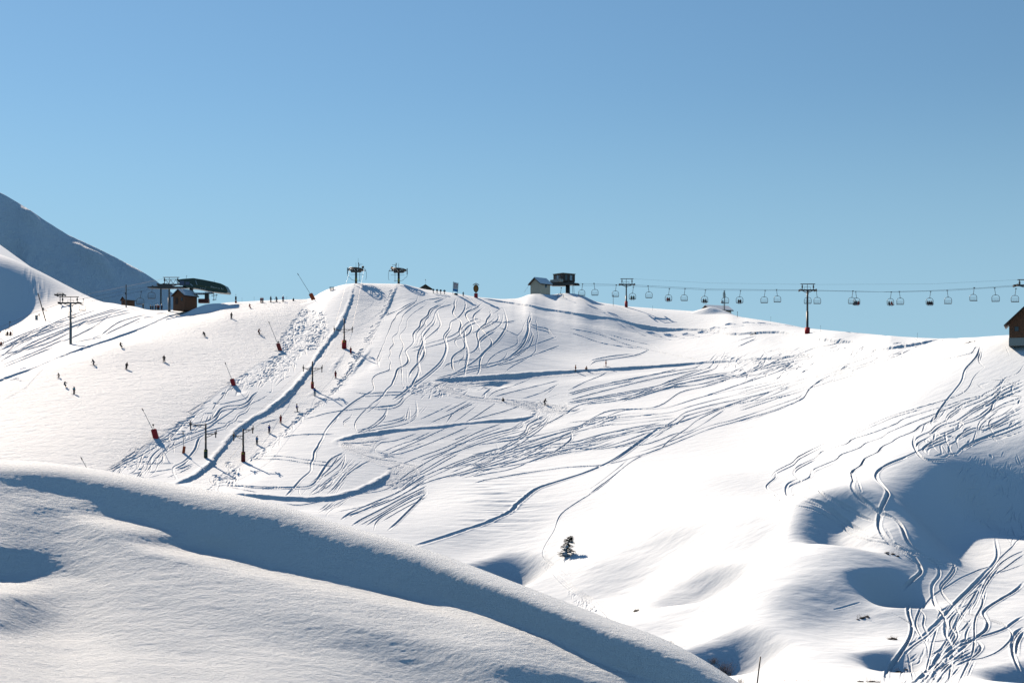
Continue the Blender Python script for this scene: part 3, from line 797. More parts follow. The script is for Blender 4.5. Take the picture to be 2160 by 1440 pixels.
scribble([(2040,960),(2160,945),(2160,1105),(2090,1120),(2040,1060)], 110, 8, 40, 255, 25, w=.14, dep=.10)
scribble([(1985,985),(2040,975),(2050,1100),(2030,1080)], 16, 20, 60, 262, 8, w=.13, dep=.10)
scribble([(1190,1235),(1250,1262),(1265,1290),(1230,1285)], 50, 5, 14, 250, 25, w=.12, dep=.08)
scribble([(60,570),(90,590),(100,625),(45,620)], 60, 5, 15, 215, 40, w=.25, dep=.15)
scribble([(950,790),(1080,808),(1010,835),(960,818)], 30, 10, 30, 190, 12, w=.2, dep=.1)
scribble([(840,805),(925,812),(960,835),(880,835)], 50, 6, 16, 190, 40, w=.2, dep=.14)
def ragged(px, n, r, ang, **kw):
    P = spline(px, 3.0)
    for _ in range(n):
        u, v = random.choice(P); a = math.radians(ang + random.gauss(0, 30)); L = random.uniform(3, 9)
        u += random.gauss(0, r); v += random.gauss(0, r * 0.5)
        groove([(u, v), (u + math.cos(a) * L, v - math.sin(a) * L)], fade=False, **kw)
ragged([(770,735),(740,780),(700,830),(650,870)], 130, 3, 200, w=.13, dep=.12)
ragged([(830,610),(815,655),(800,680),(780,720)], 80, 3, 215, w=.13, dep=.12)

# groomer passes and ski scrapes round the hairpins
for k in range(7):
    o = k * 2.6
    groove([(1060 - o * 4, 800 + o * .5), (980 - o, 808 + o * .5), (930 + o * 1.4, 812 + o * .5), (935 + o * 2, 822 + o * .35), (985 + o, 836 + o * .2), (1060, 842 + o * .6), (1140, 850 + o), (1190, 858 + o)], w=.13, dep=.07)
    groove([(830 - o * 4, 922 + o * .6), (770 - o, 930 + o * .5), (722 + o * 1.5, 934 + o * .7), (735 + o * 1.6, 950 + o * .4), (790 + o, 966 + o * .3), (850 + o * 1.5, 976 + o * .5), (880 + o * .3, 988 + o), (860, 1010 + o)], w=.13, dep=.07)
scribble([(820,968),(895,978),(870,1010),(825,1030),(840,1000)], 50, 8, 26, 200, 40, w=.12, dep=.06)
scribble([(1100,846),(1190,852),(1225,862),(1150,874),(1110,864)], 50, 8, 26, 185, 20, w=.12, dep=.07)
ZZ = ZZ + np.where(LOWER < -0.02, LOWER, RAISE)

# banks and graded lanes
TOW = [(747,598),(742,625),(733,652),(714,688),(690,722),(668,752),(648,785),(612,826),(568,862),(520,890),(492,914),(465,950),(440,980),(405,1005),(360,1024)]
ZZ = ZZ + cut(TOW, .55, 0.5, 5.5, 9.0, side=-1)
ZZ = ZZ + cut([(838,600),(828,622),(815,650),(800,676)], .55, .6, 1.5, 5, side=-1)
ZZ = ZZ + cut([(786,730),(768,752),(748,778),(735,795)], .5, .7, 1.2, 4, side=-1)
ZZ = ZZ + cut([(724,742),(712,760),(695,785)], .45, .7, 1.0, 3, side=-1)
ZZ = ZZ + cut([(672,815),(660,826),(648,834)], .4, .7, 1.0, 3, side=-1)
ZZ = ZZ + cut([(1000,626),(1060,635),(1100,641),(1180,655),(1240,664),(1300,672),(1345,684),(1400,692),(1470,693),(1500,694),(1545,702),(1600,700),(1650,699),(1700,707),(1760,716),(1830,722)], .62, .6, 3.0, 8.0, side=1)
ZZ = ZZ + cut([(912,802),(960,797),(1050,792),(1130,786),(1213,781),(1300,776),(1400,770),(1500,762),(1580,758),(1660,750),(1760,744),(1850,736),(1930,724),(1985,714)], .5, .6, 3.2, 8.0, side=1)
ZZ = ZZ + cut([(1130,866),(1124,876),(1090,884),(1040,887),(980,893),(900,901),(840,906),(780,914),(735,921),(706,932),(712,944)], .34, .5, 4.0, 7.0, side=-1)
ZZ = ZZ + cut([(824,990),(812,1005),(780,1022),(740,1038),(690,1048),(630,1050),(560,1045),(495,1040)], .55, .6, 3.0, 7.0, side=-1)
ZZ = ZZ + cut([(1215,862),(1232,860),(1205,872),(1180,874)], .4, .8, 1.0, 3, side=1)
ZZ = ZZ + cut([(480,636),(440,650),(400,656),(350,668),(300,690),(240,712),(150,742),(70,775),(0,800),(-80,835)], .4, .7, 1.0, 5, side=-1)
ZZ = ZZ + cut([(1010,806),(1040,802),(1080,800)], .7, .9, 1.0, 3, side=1)
ZZ = ZZ + cut([(470,818),(500,812),(535,822)], 1.0, 3.0, 2.0, 4, side=1)

VV = (900 - FPX * ZZ / YY).astype(np.float32)
UP = UU * FPX + 1080
PISTE = [(-400,790),(-80,826),(0,802),(150,748),(300,696),(420,660),(500,640),(600,632),(650,631),(655,640),(640,648),(594,712),(596,744),(545,768),(488,806),(450,836),(400,880),(330,925),(232,998),(0,1040),(-400,1100)]
LANE = [(750,598),(842,600),(812,655),(786,712),(742,775),(690,840),(640,876),(560,940),(508,978),(440,1040),(370,1040),(440,990),(500,915),(620,830),(690,740),(740,650)]
ROAD = [(915,804),(1100,794),(1300,780),(1290,786),(1100,800),(1010,812),(960,824),(1010,838),(1100,845),(1230,860),(1180,872),(1120,868),(1060,850),(960,838),(910,812)]
g = inpoly(UP, VV, PISTE).astype(np.float32)
ROAD2 = [(712,930),(810,916),(790,940),(780,955),(830,972),(892,980),(880,1002),(830,1032),(800,1012),(822,990),(765,968),(722,948)]
g2 = np.maximum(inpoly(UP, VV, LANE) * 0.45, (inpoly(UP, VV, ROAD) | inpoly(UP, VV, ROAD2)) * 0.6).astype(np.float32)
near_crest = (YY < 520)
GROOMED = blur(np.maximum(g, g2) * near_crest, 2)
# real churn on the groomed run and chopped powder in the tracked-out patches
ch = 0.10 * fbm(XX * 0.35 + YY * 0.2, YY * 0.8, 4, 40, 0.6)
ZZ = ZZ + GROOMED * ch
chop = blur((inpoly(UP, VV, MOGUL) | inpoly(UP, VV, BAND)).astype(np.float32) * near_crest, 3)
ZZ = ZZ + chop * 0.10 * fbm(XX * 1.1, YY * 1.1, 3, 50, 0.6)
# shallow wind ripples on the open powder
ZZ = ZZ + (1 - GROOMED) * (0.05 * fbm(XX * 0.12, YY * 0.3, 3, 60))
low = sstep(1040, 1120, VV) * sstep(1120, 1220, UP) * (YY < 300)
ZZ = ZZ + low * (0.55 * fbm(XX * 0.06 + YY * 0.02, YY * 0.075, 2, 64) + 0.05 * fbm(XX * 0.25, YY * 0.6, 3, 65))
# wind-scoured ribs on the shaded side of the gully
ribs = np.exp(-(((UP - 1060) / 90) ** 2 + ((VV - 1060) / 75) ** 2))
ZZ = (ZZ + ribs * 0.28 * fbm(XX * 0.10 + YY * 0.05, YY * 0.75, 3, 62)).astype(np.float32)
def crest(u, back=0.0):
    """spot on the skyline of the hill in a given direction"""
    j0 = int(np.searchsorted(Yax, 250)); c = min(int(np.searchsorted(Uax, (u - 1080) / FPX)), NU - 1)
    y = float(Yax[j0 + int(np.argmin((900 - FPX * ZZ / YY)[j0:, c]))]) + back
    return Vector(((u - 1080) / FPX * y, y, ground((u - 1080) / FPX * y, y)))
VV = (900 - FPX * ZZ / YY).astype(np.float32)
hill = gridmesh("hillside", XX, YY, ZZ, SNOW)
att = hill.data.attributes.new("groomed", 'FLOAT', 'POINT')
att.data.foreach_set("value", GROOMED.ravel().astype(np.float32))
tag(hill, kind="structure")
build_drift(); build_mountain()

# ------------------------------------------------------------------ building blocks
class MB:
    def __init__(s): s.v = []; s.f = []
    def add(s, vs_, fs):
        n = len(s.v); s.v += [tuple(p) for p in vs_]; s.f += [tuple(i + n for i in f) for f in fs]; return s
    def box(s, c, size, rz=0.0, tilt=None):
        hx, hy, hz = size[0] / 2, size[1] / 2, size[2] / 2
        M = Matrix.Rotation(rz, 3, 'Z')
        if tilt is not None: M = tilt @ M
        P = [Vector(c) + M @ Vector((sx * hx, sy * hy, sz * hz)) for sz in (-1, 1) for sy in (-1, 1) for sx in (-1, 1)]
        return s.add(P, [(0, 2, 3, 1), (4, 5, 7, 6), (0, 1, 5, 4), (2, 6, 7, 3), (0, 4, 6, 2), (1, 3, 7, 5)])
    def tube(s, p, q, r0, r1=None, n=8, cap=True):
        p = Vector(p); q = Vector(q); r1 = r0 if r1 is None else r1
        d = (q - p).normalized(); a = d.orthogonal().normalized(); b = d.cross(a)
        V = []
        for c, r in ((p, r0), (q, r1)):
            for i in range(n):
                t = 2 * math.pi * i / n; V.append(c + (a * math.cos(t) + b * math.sin(t)) * r)
        F = [(i, (i + 1) % n, n + (i + 1) % n, n + i) for i in range(n)]
        if cap: F += [tuple(range(n))[::-1], tuple(range(n, 2 * n))]
        return s.add(V, F)
    def path(s, pts, r, n=6):
        for a, b in zip(pts, pts[1:]): s.tube(a, b, r, r, n)
        return s
    def prism(s, pts, ext):
        P = [Vector(p) for p in pts]; e = Vector(ext); n = len(P)
        return s.add(P + [p + e for p in P], [tuple(range(n)), tuple(range(n, 2 * n))[::-1]] + [(i, n + i, n + (i + 1) % n, (i + 1) % n) for i in range(n)])
    def ball(s, c, r, sz=(1, 1, 1), seg=10, rings=7):
        c = Vector(c); V = []; F = []
        for j in range(rings + 1):
            ph = math.pi * j / rings
            for i in range(seg):
                t = 2 * math.pi * i / seg
                V.append(c + Vector((math.sin(ph) * math.cos(t) * sz[0], math.sin(ph) * math.sin(t) * sz[1], math.cos(ph) * sz[2])) * r)
        for j in range(rings):
            for i in range(seg):
                a = j * seg + i; b = j * seg + (i + 1) % seg
                F.append((a, b, b + seg, a + seg))
        return s.add(V, F)
    def wheel(s, c, axis, R, r, n=20):
        c = Vector(c); d = Vector(axis).normalized(); a = d.orthogonal().normalized(); b = d.cross(a)
        pts = [c + (a * math.cos(2 * math.pi * i / n) + b * math.sin(2 * math.pi * i / n)) * R for i in range(n + 1)]
        s.path(pts, r, 6)
        for i in range(0, n, n // 6 or 1): s.tube(c, pts[i], r * 0.6, r * 0.6, 5)
        return s.tube(c - d * r * 2, c + d * r * 2, r * 2.2, r * 2.2, 8)
    def build(s, name, mat, parent=None, smooth=False):
        me = bpy.data.meshes.new(name); me.from_pydata(s.v, [], s.f); me.update()
        bm = bmesh.new(); bm.from_mesh(me); bmesh.ops.recalc_face_normals(bm, faces=bm.faces); bm.to_mesh(me); bm.free()
        if smooth: me.polygons.foreach_set("use_smooth", [True] * len(me.polygons))
        me.materials.append(mat)
        o = bpy.data.objects.new(name, me); COL.objects.link(o)
        if parent is not None: o.parent = parent
        return o
def thing(name, label, cat, loc=(0, 0, 0), group=None, rz=0.0):
    o = bpy.data.objects.new(name, None); COL.objects.link(o)
    o.location = loc; o.rotation_euler = (0, 0, rz); o.empty_display_size = 0.3
    return tag(o, label, cat, group)
def copy_tree(o, parent=None):
    c = o.copy(); COL.objects.link(c); c.parent = parent
    for ch in list(o.children): copy_tree(ch, c)
    return c
def P(u, v, d): return Vector(((u - 1080) / FPX * d, d, -(v - 900) / FPX * d))
def foot(u, v, back=0.0):
    x, y = hit(u, v); y2 = y + back; x2 = (u - 1080) / FPX * y2
    return Vector((x2, y2, ground(x2, y2)))
M = {}
def mat(n, c, r=0.6, m=0.0, vary=0.12, sc=3.0):
    if n not in M: M[n] = new_mat(n, c, r, m, vary, sc)
    return M[n]
STEEL = mat("dark_galvanised_steel", (0.045, 0.05, 0.055), 0.5, 0.3)
BLACK = mat("black_paint", (0.012, 0.012, 0.014), 0.5)
GREY = mat("grey_pylon_paint", (0.30, 0.32, 0.33), 0.55, 0.1)
REDPAD = mat("red_safety_padding", (0.50, 0.02, 0.025), 0.7)
DKRED = mat("dark_red_padding", (0.16, 0.012, 0.015), 0.7)
GREENPAD = mat("dark_green_padding", (0.02, 0.05, 0.045), 0.7)
ORANGE = mat("orange_padding", (0.62, 0.09, 0.02), 0.7)
WHITE = mat("white_paint", (0.75, 0.75, 0.75), 0.5)
WOOD = mat("brown_larch_boards", (0.24, 0.10, 0.05), 0.8, 0, 0.35, 2.0)
WOODD = mat("dark_wood", (0.045, 0.025, 0.018), 0.8, 0, 0.3)
GREEN = mat("dark_green_sheet_metal", (0.008, 0.035, 0.03), 0.35, 0.2)
CREAM = mat("cream_render", (0.88, 0.68, 0.50), 0.9)
CONC = mat("pale_concrete", (0.42, 0.40, 0.36), 0.9)
GLASS = mat("window_glass", (0.03, 0.06, 0.08), 0.12)
SNOWP = mat("settled_snow", (0.66, 0.73, 0.79), 0.9, 0, 0.04)
YEL = mat("yellow_paint", (0.5, 0.4, 0.02), 0.6)
def boards(m, sx=6.0):
    nt = m.node_tree; b = nt.nodes["Principled BSDF"]
    tc = nt.nodes.new("ShaderNodeTexCoord"); w = nt.nodes.new("ShaderNodeTexWave"); w.inputs["Scale"].default_value = sx
    w.inputs["Distortion"].default_value = 0.3
    bp = nt.nodes.new("ShaderNodeBump"); bp.inputs["Distance"].default_value = 0.03
    nt.links.new(tc.outputs["Object"], w.inputs["Vector"]); nt.links.new(w.outputs["Fac"], bp.inputs["Height"]); nt.links.new(bp.outputs[0], b.inputs["Normal"])
boards(WOOD)

# ------------------------------------------------------------------ drag lift
def pad(mb, c, w, h, n=10, lean=Vector((0, 0, 1))):
    c = Vector(c); L = lean.normalized()
    mb.tube(c, c + L * h * 0.06, w * 0.42, w * 0.5, n); mb.tube(c + L * h * 0.06, c + L * h * 0.94, w * 0.5, w * 0.5, n); mb.tube(c + L * h * 0.94, c + L * h, w * 0.5, w * 0.42, n)
def drag_tower(u, v, vtop, arms, padv, padw, padm, label, lattice=True):
    b = foot(u, v); k = b.y / FPX
    t = thing("drag_lift_tower", label, "lift tower", b, "drag lift towers up the lane")
    H = (v - vtop) * k
    m = MB(); m.tube((0, 0, -1.5), (0, 0, H * 0.5), 0.24, 0.21, 10); m.tube((0, 0, H * 0.5), (0, 0, H), 0.21, 0.17, 10); m.build("pole", STEEL, t, True)
    for (u1, v1, drop) in arms:
        a = MB(); x = (u1 - u) * k; z = (v - v1) * k
        a.tube((0, 0, z), (x, 0, z), 0.09, 0.08, 6)
        a.tube((0, 0, z - 0.85), (x * 0.75, 0, z - 0.1), 0.06, 0.06, 6)
        for q in (0.25, 0.5): a.tube((x * q, 0, z), (x * (q + .12), 0, z - 0.75 * (1 - q)), 0.035, 0.035, 5)
        a.build("cross_arm", STEEL, t)
        s = MB(); s.tube((x, -0.9, z + 0.15), (x, 0.9, z + 0.15), 0.08, 0.08, 6)
        for yy in (-0.75, 0, 0.75): s.tube((x - 0.09, yy, z + 0.2), (x + 0.09, yy, z + 0.2), 0.24, 0.24, 10)
        s.box((x, 0, z - drop * 0.4), (0.16, 0.5, drop)); s.box((x * 1.02, 0.3, z + 0.55), (0.14, 0.2, 0.8))
        s.build("sheave_assembly", BLACK, t)
    p = MB(); pad(p, (0, 0, -0.1), padw * k, padv * k + 0.1); pd = p.build("padding", padm, t, True)
    q = MB(); q.box((0, -padw * k * 0.5 - 0.01, padv * k * 0.8), (padw * k * 0.5, 0.03, padv * k * 0.14)); q.build("label_plate", YEL, pd)
    return t
drag_tower(726, 735, 672, [(705, 695, .8), (743, 695, 1.0)], 18, 10, REDPAD, "tallest drag lift tower with bright red padded base, just below the two hilltop wheels")
drag_tower(659, 819, 762, [(640, 777, .9), (679, 777, 1.1)], 14, 6.5, REDPAD, "black drag lift tower with slim red and white padding beside a skier in blue")
drag_tower(434, 965, 893, [(402, 895.5, 1.3), (455, 915, .9)], 18, 8, GREENPAD, "drag lift tower with dark green padding and a long left arm")
drag_tower(513, 973, 904, [(493, 919, 1.2), (533, 906, .9)], 21, 9, DKRED, "drag lift tower with dark maroon padding at the foot of the lane")

def top_wheel(u, v, flip, label):
    b = foot(u, v, 1.0); k = b.y / FPX; s = -1 if flip else 1
    t = thing("drag_lift_top_station", label, "lift station", b, "return wheels on the summit of the drag lift")
    z = 27 * k
    m = MB(); m.tube((0, 0, -2), (0, 0, z), 0.42, 0.34, 12); m.build("pole", STEEL, t, True)
    m = MB(); m.wheel((0, 0, z + 0.45), (0.06, 0.10, 1), 2.35, 0.16, 24); m.wheel((0, 0, z + 0.1), (0.06, 0.10, 1), 2.1, 0.12, 24); m.build("return_wheel", BLACK, t)
    m = MB(); m.box((0, 0, z - 0.35), (3.2, 1.2, 0.5)); m.box((-2.0 * s, 0, z + 0.25), (1.0, .7, .6)); m.box((1.6 * s, .3, z + 0.35), (1.2, .8, .6)); m.tube((-1.6, -1, z + .7), (1.7, -1, z + .7), .08); m.tube((-1.6, 1, z + .8), (1.7, 1, z + .8), .08)
    m.build("machinery_frame", STEEL, t)
    m = MB(); m.ball((2.2 * s, 0, z + 1.1), 0.42, seg=8, rings=6); m.box((2.6 * s, 0, z), (1.3, .2, .2)); m.build("motor", BLACK, t)
    # safety cage under the wheel
    m = MB(); r = 0.055
    m.path([(-2.7 * s, 0, z + 0.9), (-2.75 * s, 0, z - 1.6), (-2.4 * s, 0, z - 2.1), (-2.0 * s, 0, z - 2.2), (-1.5 * s, 0, z - 2.9), (-0.7 * s, 0, z - 3.2), (1.5 * s, 0, z - 3.2)], r)
    m.path([(2.4 * s, 0, z + 0.8), (3.0 * s, 0, z + 0.4), (3.35 * s, 0, z - 0.8), (3.35 * s, 0, z - 2.2), (3.15 * s, 0, z - 3.0)], r)
    m.path([(-1.8 * s, 0, z - 1.3), (2.5 * s, 0, z - 1.3)], r * .8); m.path([(1.2 * s, 0, z - .4), (1.2 * s, 0, z - 3.5)], r * 1.2)
    m.build("safety_cage", STEEL, t)
    m = MB(); m.box((-2.75 * s, 0, z - .1), (.25, .3, 2.0)); m.build("counterweight", BLACK, t)
    m = MB(); m.tube((.85 * s, 0, z), (.85 * s, 0, z + 2.6), .11); m.tube((.85 * s, 0, z + 2.0), (2.1 * s, 0, z + 2.0), .05); m.tube((.85 * s, 0, z + 1.2), (1.3 * s, 0, z + 2.0), .06); m.tube((.7 * s, 0, z + 2), (.7 * s, 0, z + (4.0 if not flip else 2.6)), .03); m.build("mast", BLACK, t)
    m = MB(); m.tube((0, 0, z + .5), (-.05, 0, z + 2.6), .05, .03); m.build("antenna", STEEL, t)
    m = MB(); m.box((.15, -.42, 1.2), (.5, .12, .9)); m.build("warning_plate", YEL, t)
top_wheel(751, 598, False, "left of the two dark return wheels on the drag lift summit, with the taller mast")
top_wheel(841, 598, True, "right of the two dark return wheels on the drag lift summit, with the shorter mast")

# ------------------------------------------------------------------ snow lances
def lance(tip, ptop, pbot, pw, m, label, ball=None):
    b = foot(*pbot); d = b.y; k = d / FPX
    t = thing("snow_lance", label, "snow gun", b, "snow lances beside the piste")
    up = P(ptop[0], ptop[1], d) - P(pbot[0], pbot[1], d)
    p = MB(); L = up.normalized(); h = up.length
    side = Vector((L.z, 0, -L.x)); w = pw * k / 2
    pts = [side * -w, side * w, side * w + L * h * .93, side * w * .8 + L * h, side * -w * .8 + L * h, side * -w + L * h * .93]
    pts = [q - L * 0.3 + Vector((0, -w, 0)) if i < 2 else q + Vector((0, -w, 0)) for i, q in enumerate(pts)]
    p.prism(pts, (0, 2 * w, 0)); p.build("padding", m, t)
    e = P(tip[0], tip[1], d) - P(pbot[0], pbot[1], d)
    q = MB(); q.tube(L * h * .5, e, .075, .055, 6); q.build("lance_tube", GREY, t)
    q = MB(); q.tube(e - (e - L * h).normalized() * .5, e + (e - L * h).normalized() * .15, .11, .09, 8); q.build("nozzle_head", STEEL, t)
    if ball:
        c = P(ball[0], ball[1], d) - P(pbot[0], pbot[1], d)
        q = MB(); q.tube(L * h * .9, c, .04); q.wheel(c, (0, 1, 0), .17, .06, 12); q.build("valve_wheel", STEEL, t)
lance((628, 577), (655, 619), (662, 633), 8, ORANGE, "snow lance with orange-red pad on the skyline, leaning furthest of all")
lance((567, 679), (586, 724), (591, 739), 7.5, mat("faded_red_padding", (.36, .045, .035), .7), "snow lance with faded red pad in front of the churned mogul patch", (587, 721))
lance((475, 765), (489, 799), (493, 812), 8, REDPAD, "snow lance with red pad on the small snow hump", None)
lance((300, 862), (324, 905), (329, 923), 10, REDPAD, "lowest bright red snow lance beside the widest piste edge, with a round valve", (323, 896))
lance((386, 911), (389, 941), (387, 955), 5, ORANGE, "slim upright snow lance with small orange pad left of the green padded tower")
lance((171, 965), (190, 998), (194, 1008), 6, REDPAD, "snow lance half hidden behind the near drift, only its grey tube showing")

# ------------------------------------------------------------------ chairlift
def pylon(u, v, vtop, d_arm, arm, bar, padh, padw, pm, wpx, label, body=STEEL, group="chairlift pylons", back=0.0, arm_tilt=0.0, gnd=None):
    b = gnd if gnd is not None else foot(u, v, back)
    k = b.y / FPX
    v0 = 900 - b.z / b.y * FPX
    t = thing("chairlift_pylon", label, "lift pylon", b, group)
    zA = (v0 - arm[2]) * k; zB = (v0 - bar[2]) * k; r = wpx * k / 2
    m = MB(); m.tube((0, 0, -2), (0, 0, zA * .5), r * 1.1, r * 1.1, 12); m.tube((0, 0, zA * .5), (0, 0, zA * .5 + .3), r * 1.1, r * .8, 12); m.tube((0, 0, zA * .5 + .3), (0, 0, zA), r * .8, r * .75, 12); m.build("pole", body, t, True)
    x0, x1 = (arm[0] - u) * k, (arm[1] - u) * k
    m = MB(); m.box(((x0 + x1) / 2, 0, zA), (x1 - x0, .5, .42)); m.tube((0, 0, zA - .8), ((x1) * .6, 0, zA - .15), .1); m.tube((0, 0, zA - .8), ((x0) * .6, 0, zA - .15), .1); m.build("cross_arm", body if body is not GREY else STEEL, t)
    for x in (x0 * .88, x1 * .88):
        m = MB(); m.box((x, 0, zA - .2 + arm_tilt), (.18, 3.2, .22))
        for q in range(6): m.tube((x - .12, -1.5 + q * .6, zA + arm_tilt), (x + .12, -1.5 + q * .6, zA + arm_tilt), .26, .26, 10)
        m.build("sheave_battery", BLACK, t)
    y0, y1 = (bar[0] - u) * k, (bar[1] - u) * k
    m = MB(); m.tube((y0 - .2, 0, zB), (y1 + .2, 0, zB), .12, .12, 8)
    for x in (y0 + .3, y1 - .3): m.tube((x, 0, zA), (x, 0, zB), .11, .11, 8); m.box((x, 0, zB - .8), (.35, .35, .7))
    m.tube((0, 0, zA), (0, 0, zB), .07); m.path([(-.9, 0, zA + .9), (.9, 0, zA + .9)], .04); m.path([(-.9, 0, zA), (-.9, 0, zA + .9)], .04); m.path([(.9, 0, zA), (.9, 0, zA + .9)], .04)
    m.build("lifting_frame", STEEL, t)
    m = MB()
    for q in range(int(zA / .4)): m.path([(-.18, -r - .1, q * .4), (.18, -r - .1, q * .4)], .02, 4)
    m.path([(-.18, -r - .1, 0), (-.18, -r - .1, zA)], .025, 4); m.path([(.18, -r - .1, 0), (.18, -r - .1, zA)], .025, 4); m.build("ladder", STEEL, t)
    if padh: m = MB(); pad(m, (0, 0, -.2), padw * k, padh * k + .2); m.build("padding", pm, t, True)
    return t, b
pylon(1321, 648, 587, 0, (1305, 1340, 600), (1310, 1335, 588), 13, 6.5, REDPAD, 3.2, "chairlift pylon with slim red base nearest the hilltop station")
pylon(1703, 703, 598, 0, (1685, 1722, 612), (1690, 1718, 599), 13, 11, REDPAD, 4.6, "tall dark chairlift pylon with a square red base in the middle of the right crest")
gR = Vector(((2172 - 1080) / FPX * 350, 350, ground((2172 - 1080) / FPX * 350, 350)))
pylon(2172, 715, 590, 0, (2138, 2206, 602), (2148, 2196, 590), 0, 0, REDPAD, 6, "chairlift pylon cut by the right edge, rising behind the wooden building", GREY, gnd=gR)
pylon(149, 725, 625, 0, (123, 171, 639), (130, 165, 626), 0, 0, REDPAD, 5.0, "pale grey chairlift pylon standing alone on the far left slope", GREY)
pylon(357, 657, 584, 0, (331, 383, 600), (345, 377, 585), 0, 0, REDPAD, 5.2, "grey pylon in front of the dark green station on the left", GREY)
pylon(127, 665, 617, 0, (117, 137, 622), (120, 134, 619), 0, 0, REDPAD, 1.2, "small distant pylon head just above and left of the lone grey pylon", GREY, back=30)

def chair_proto():
    t = thing("lift_chair", "", "chairlift chair")
    W = 2.25
    m = MB(); m.path([(0.0, 0, 0), (-.12, 0, -.9), (-.3, 0, -2.0)], .07, 6); m.build("hanger", STEEL, t)
    m = MB(); m.box((0, 0, .05), (.5, .18, .22)); m.build("grip", BLACK, t)
    m = MB(); x = -.3
    loop = [(x - .35, 0, -2.0), (x - .85, 0, -2.2), (x - W / 2, 0, -2.7), (x - W / 2, 0, -3.6), (x - W / 2 + .12, 0, -3.95)]
    m.path(loop, .065, 6); m.path([(2 * x - a, b, c) for a, b, c in loop], .065, 6); m.path([(x - .35, 0, -2.0), (x + .35, 0, -2.0)], .09, 6); m.build("frame", STEEL, t)
    m = MB()
    m.path([(x - W / 2 + .1, .05, -3.1), (x + W / 2 - .1, .05, -3.1)], .03, 5); m.path([(x - W / 2 + .1, .05, -3.5), (x + W / 2 - .1, .05, -3.5)], .03, 5)
    for q in range(5): m.path([(x - .9 + q * .45, .05, -3.1), (x - .9 + q * .45, .0, -3.9)], .022, 4)
    m.build("backrest", STEEL, t)
    m = MB(); m.box((x, -.22, -3.9), (W - .1, .6, .2)); m.build("seat", BLACK, t)
    m = MB(); m.path([(x - W / 2 + .2, -.1, -2.75), (x + W / 2 - .2, -.1, -2.75)], .025, 5); m.path([(x - W / 2 + .2, -.1, -2.75), (x - W / 2, 0, -2.6)], .025, 5); m.path([(x + W / 2 - .2, -.1, -2.75), (x + W / 2, 0, -2.6)], .025, 5); m.build("safety_bar", STEEL, t)
    return t
CH = chair_proto()
_first = [True]
def chair(u, v, d, label, group="chairs on the right hand chairlift", yaw=0.0, s=1.0, flip=False):
    if _first[0]: c = CH; _first[0] = False
    else: c = copy_tree(CH)
    c.location = P(u, v, d); c.rotation_euler = (0, 0, math.radians(yaw) + (math.pi if flip else 0)); c.scale = (s, s, s)
    c["label"] = label; c["group"] = group
    return c
dR = lambda u: 470 - (u - 1184) * 0.062     # the rope comes slightly nearer to the right
CHAIRS = [
 (1184, 607, "empty chair half hidden under the hilltop station deck", False),
 (1229, 599, "first empty chair right of the hilltop station", False),
 (1253, 598, "second empty chair out from the hilltop station, over bare sky", True),
 (1300, 601, "empty chair hanging just left of the nearest red based pylon", False),
 (1336, 606, "chair with two riders just right of the pylon nearest the station", False),
 (1367, 603, "empty chair between the riders in green and the riders in red", True),
 (1412, 609, "chair carrying two riders, one in a red jacket", False),
 (1445, 609, "empty chair directly right of the chair with the red jacket", False),
 (1488, 612, "chair with two dark clad riders above the buried hut roof", False),
 (1528, 614, "empty chair seen behind the antenna mast", True),
 (1562, 613, "chair with two riders just right of the antenna mast", False),
 (1614, 613, "empty chair left of the middle of the long span before the tall pylon", False),
 (1638, 611, "empty chair second to the left of the tall red based pylon", True),
 (1706, 614, "empty chair mostly hidden by the shaft of the tall pylon", False),
 (1722, 614, "empty chair immediately right of the tall pylon", True),
 (1799, 614, "empty chair overlapping the one with a rider in bright red", False),
 (1805, 615, "chair with riders and dangling skis, one rider in bright red", True),
 (1880, 616, "chair with two riders, left of an overlapping empty chair", False),
 (1897, 615, "empty chair touching the chair with two riders beside it", True),
 (1963, 615, "fully loaded chair with three riders in black", False),
 (1998, 613, "empty chair right of the fully loaded black clad chair", True),
 (2055, 607, "empty chair on the upper rope, second left of the edge pylon", False),
 (2098, 608, "empty chair nearest the wooden building roof", True),
 (2143, 609, "empty chair just below the arm of the pylon at the right edge", False)]
chair_at = {}
for (u, v, lab, fl) in CHAIRS:
    c = chair(u, v, dR(u), lab, yaw=random.uniform(-12, 12), flip=fl); c.scale = (.97,) * 3
    chair_at[u] = c
LG = "chairs on the left hand chairlift"
chair(21, 679, 395, "chair with two riders at the far left above the tracked slope", LG, 10, .92)
chair(1, 700, 380, "chair with a red clad rider cut by the left edge", LG, 10, .9)
chair(153, 645, 428, "empty chair overlapping the shaft of the lone grey pylon", LG, 15, .9)
chair(176, 631, 440, "empty chair with a pale seat right of the lone grey pylon", LG, 15, .9)
chair(298, 615, 455, "empty chair hanging between the small hut and the green station", LG, 8, 1.05)
chair(322, 603, 462, "empty chair hooked on the gantry of the green station", LG, 8, 1.05)

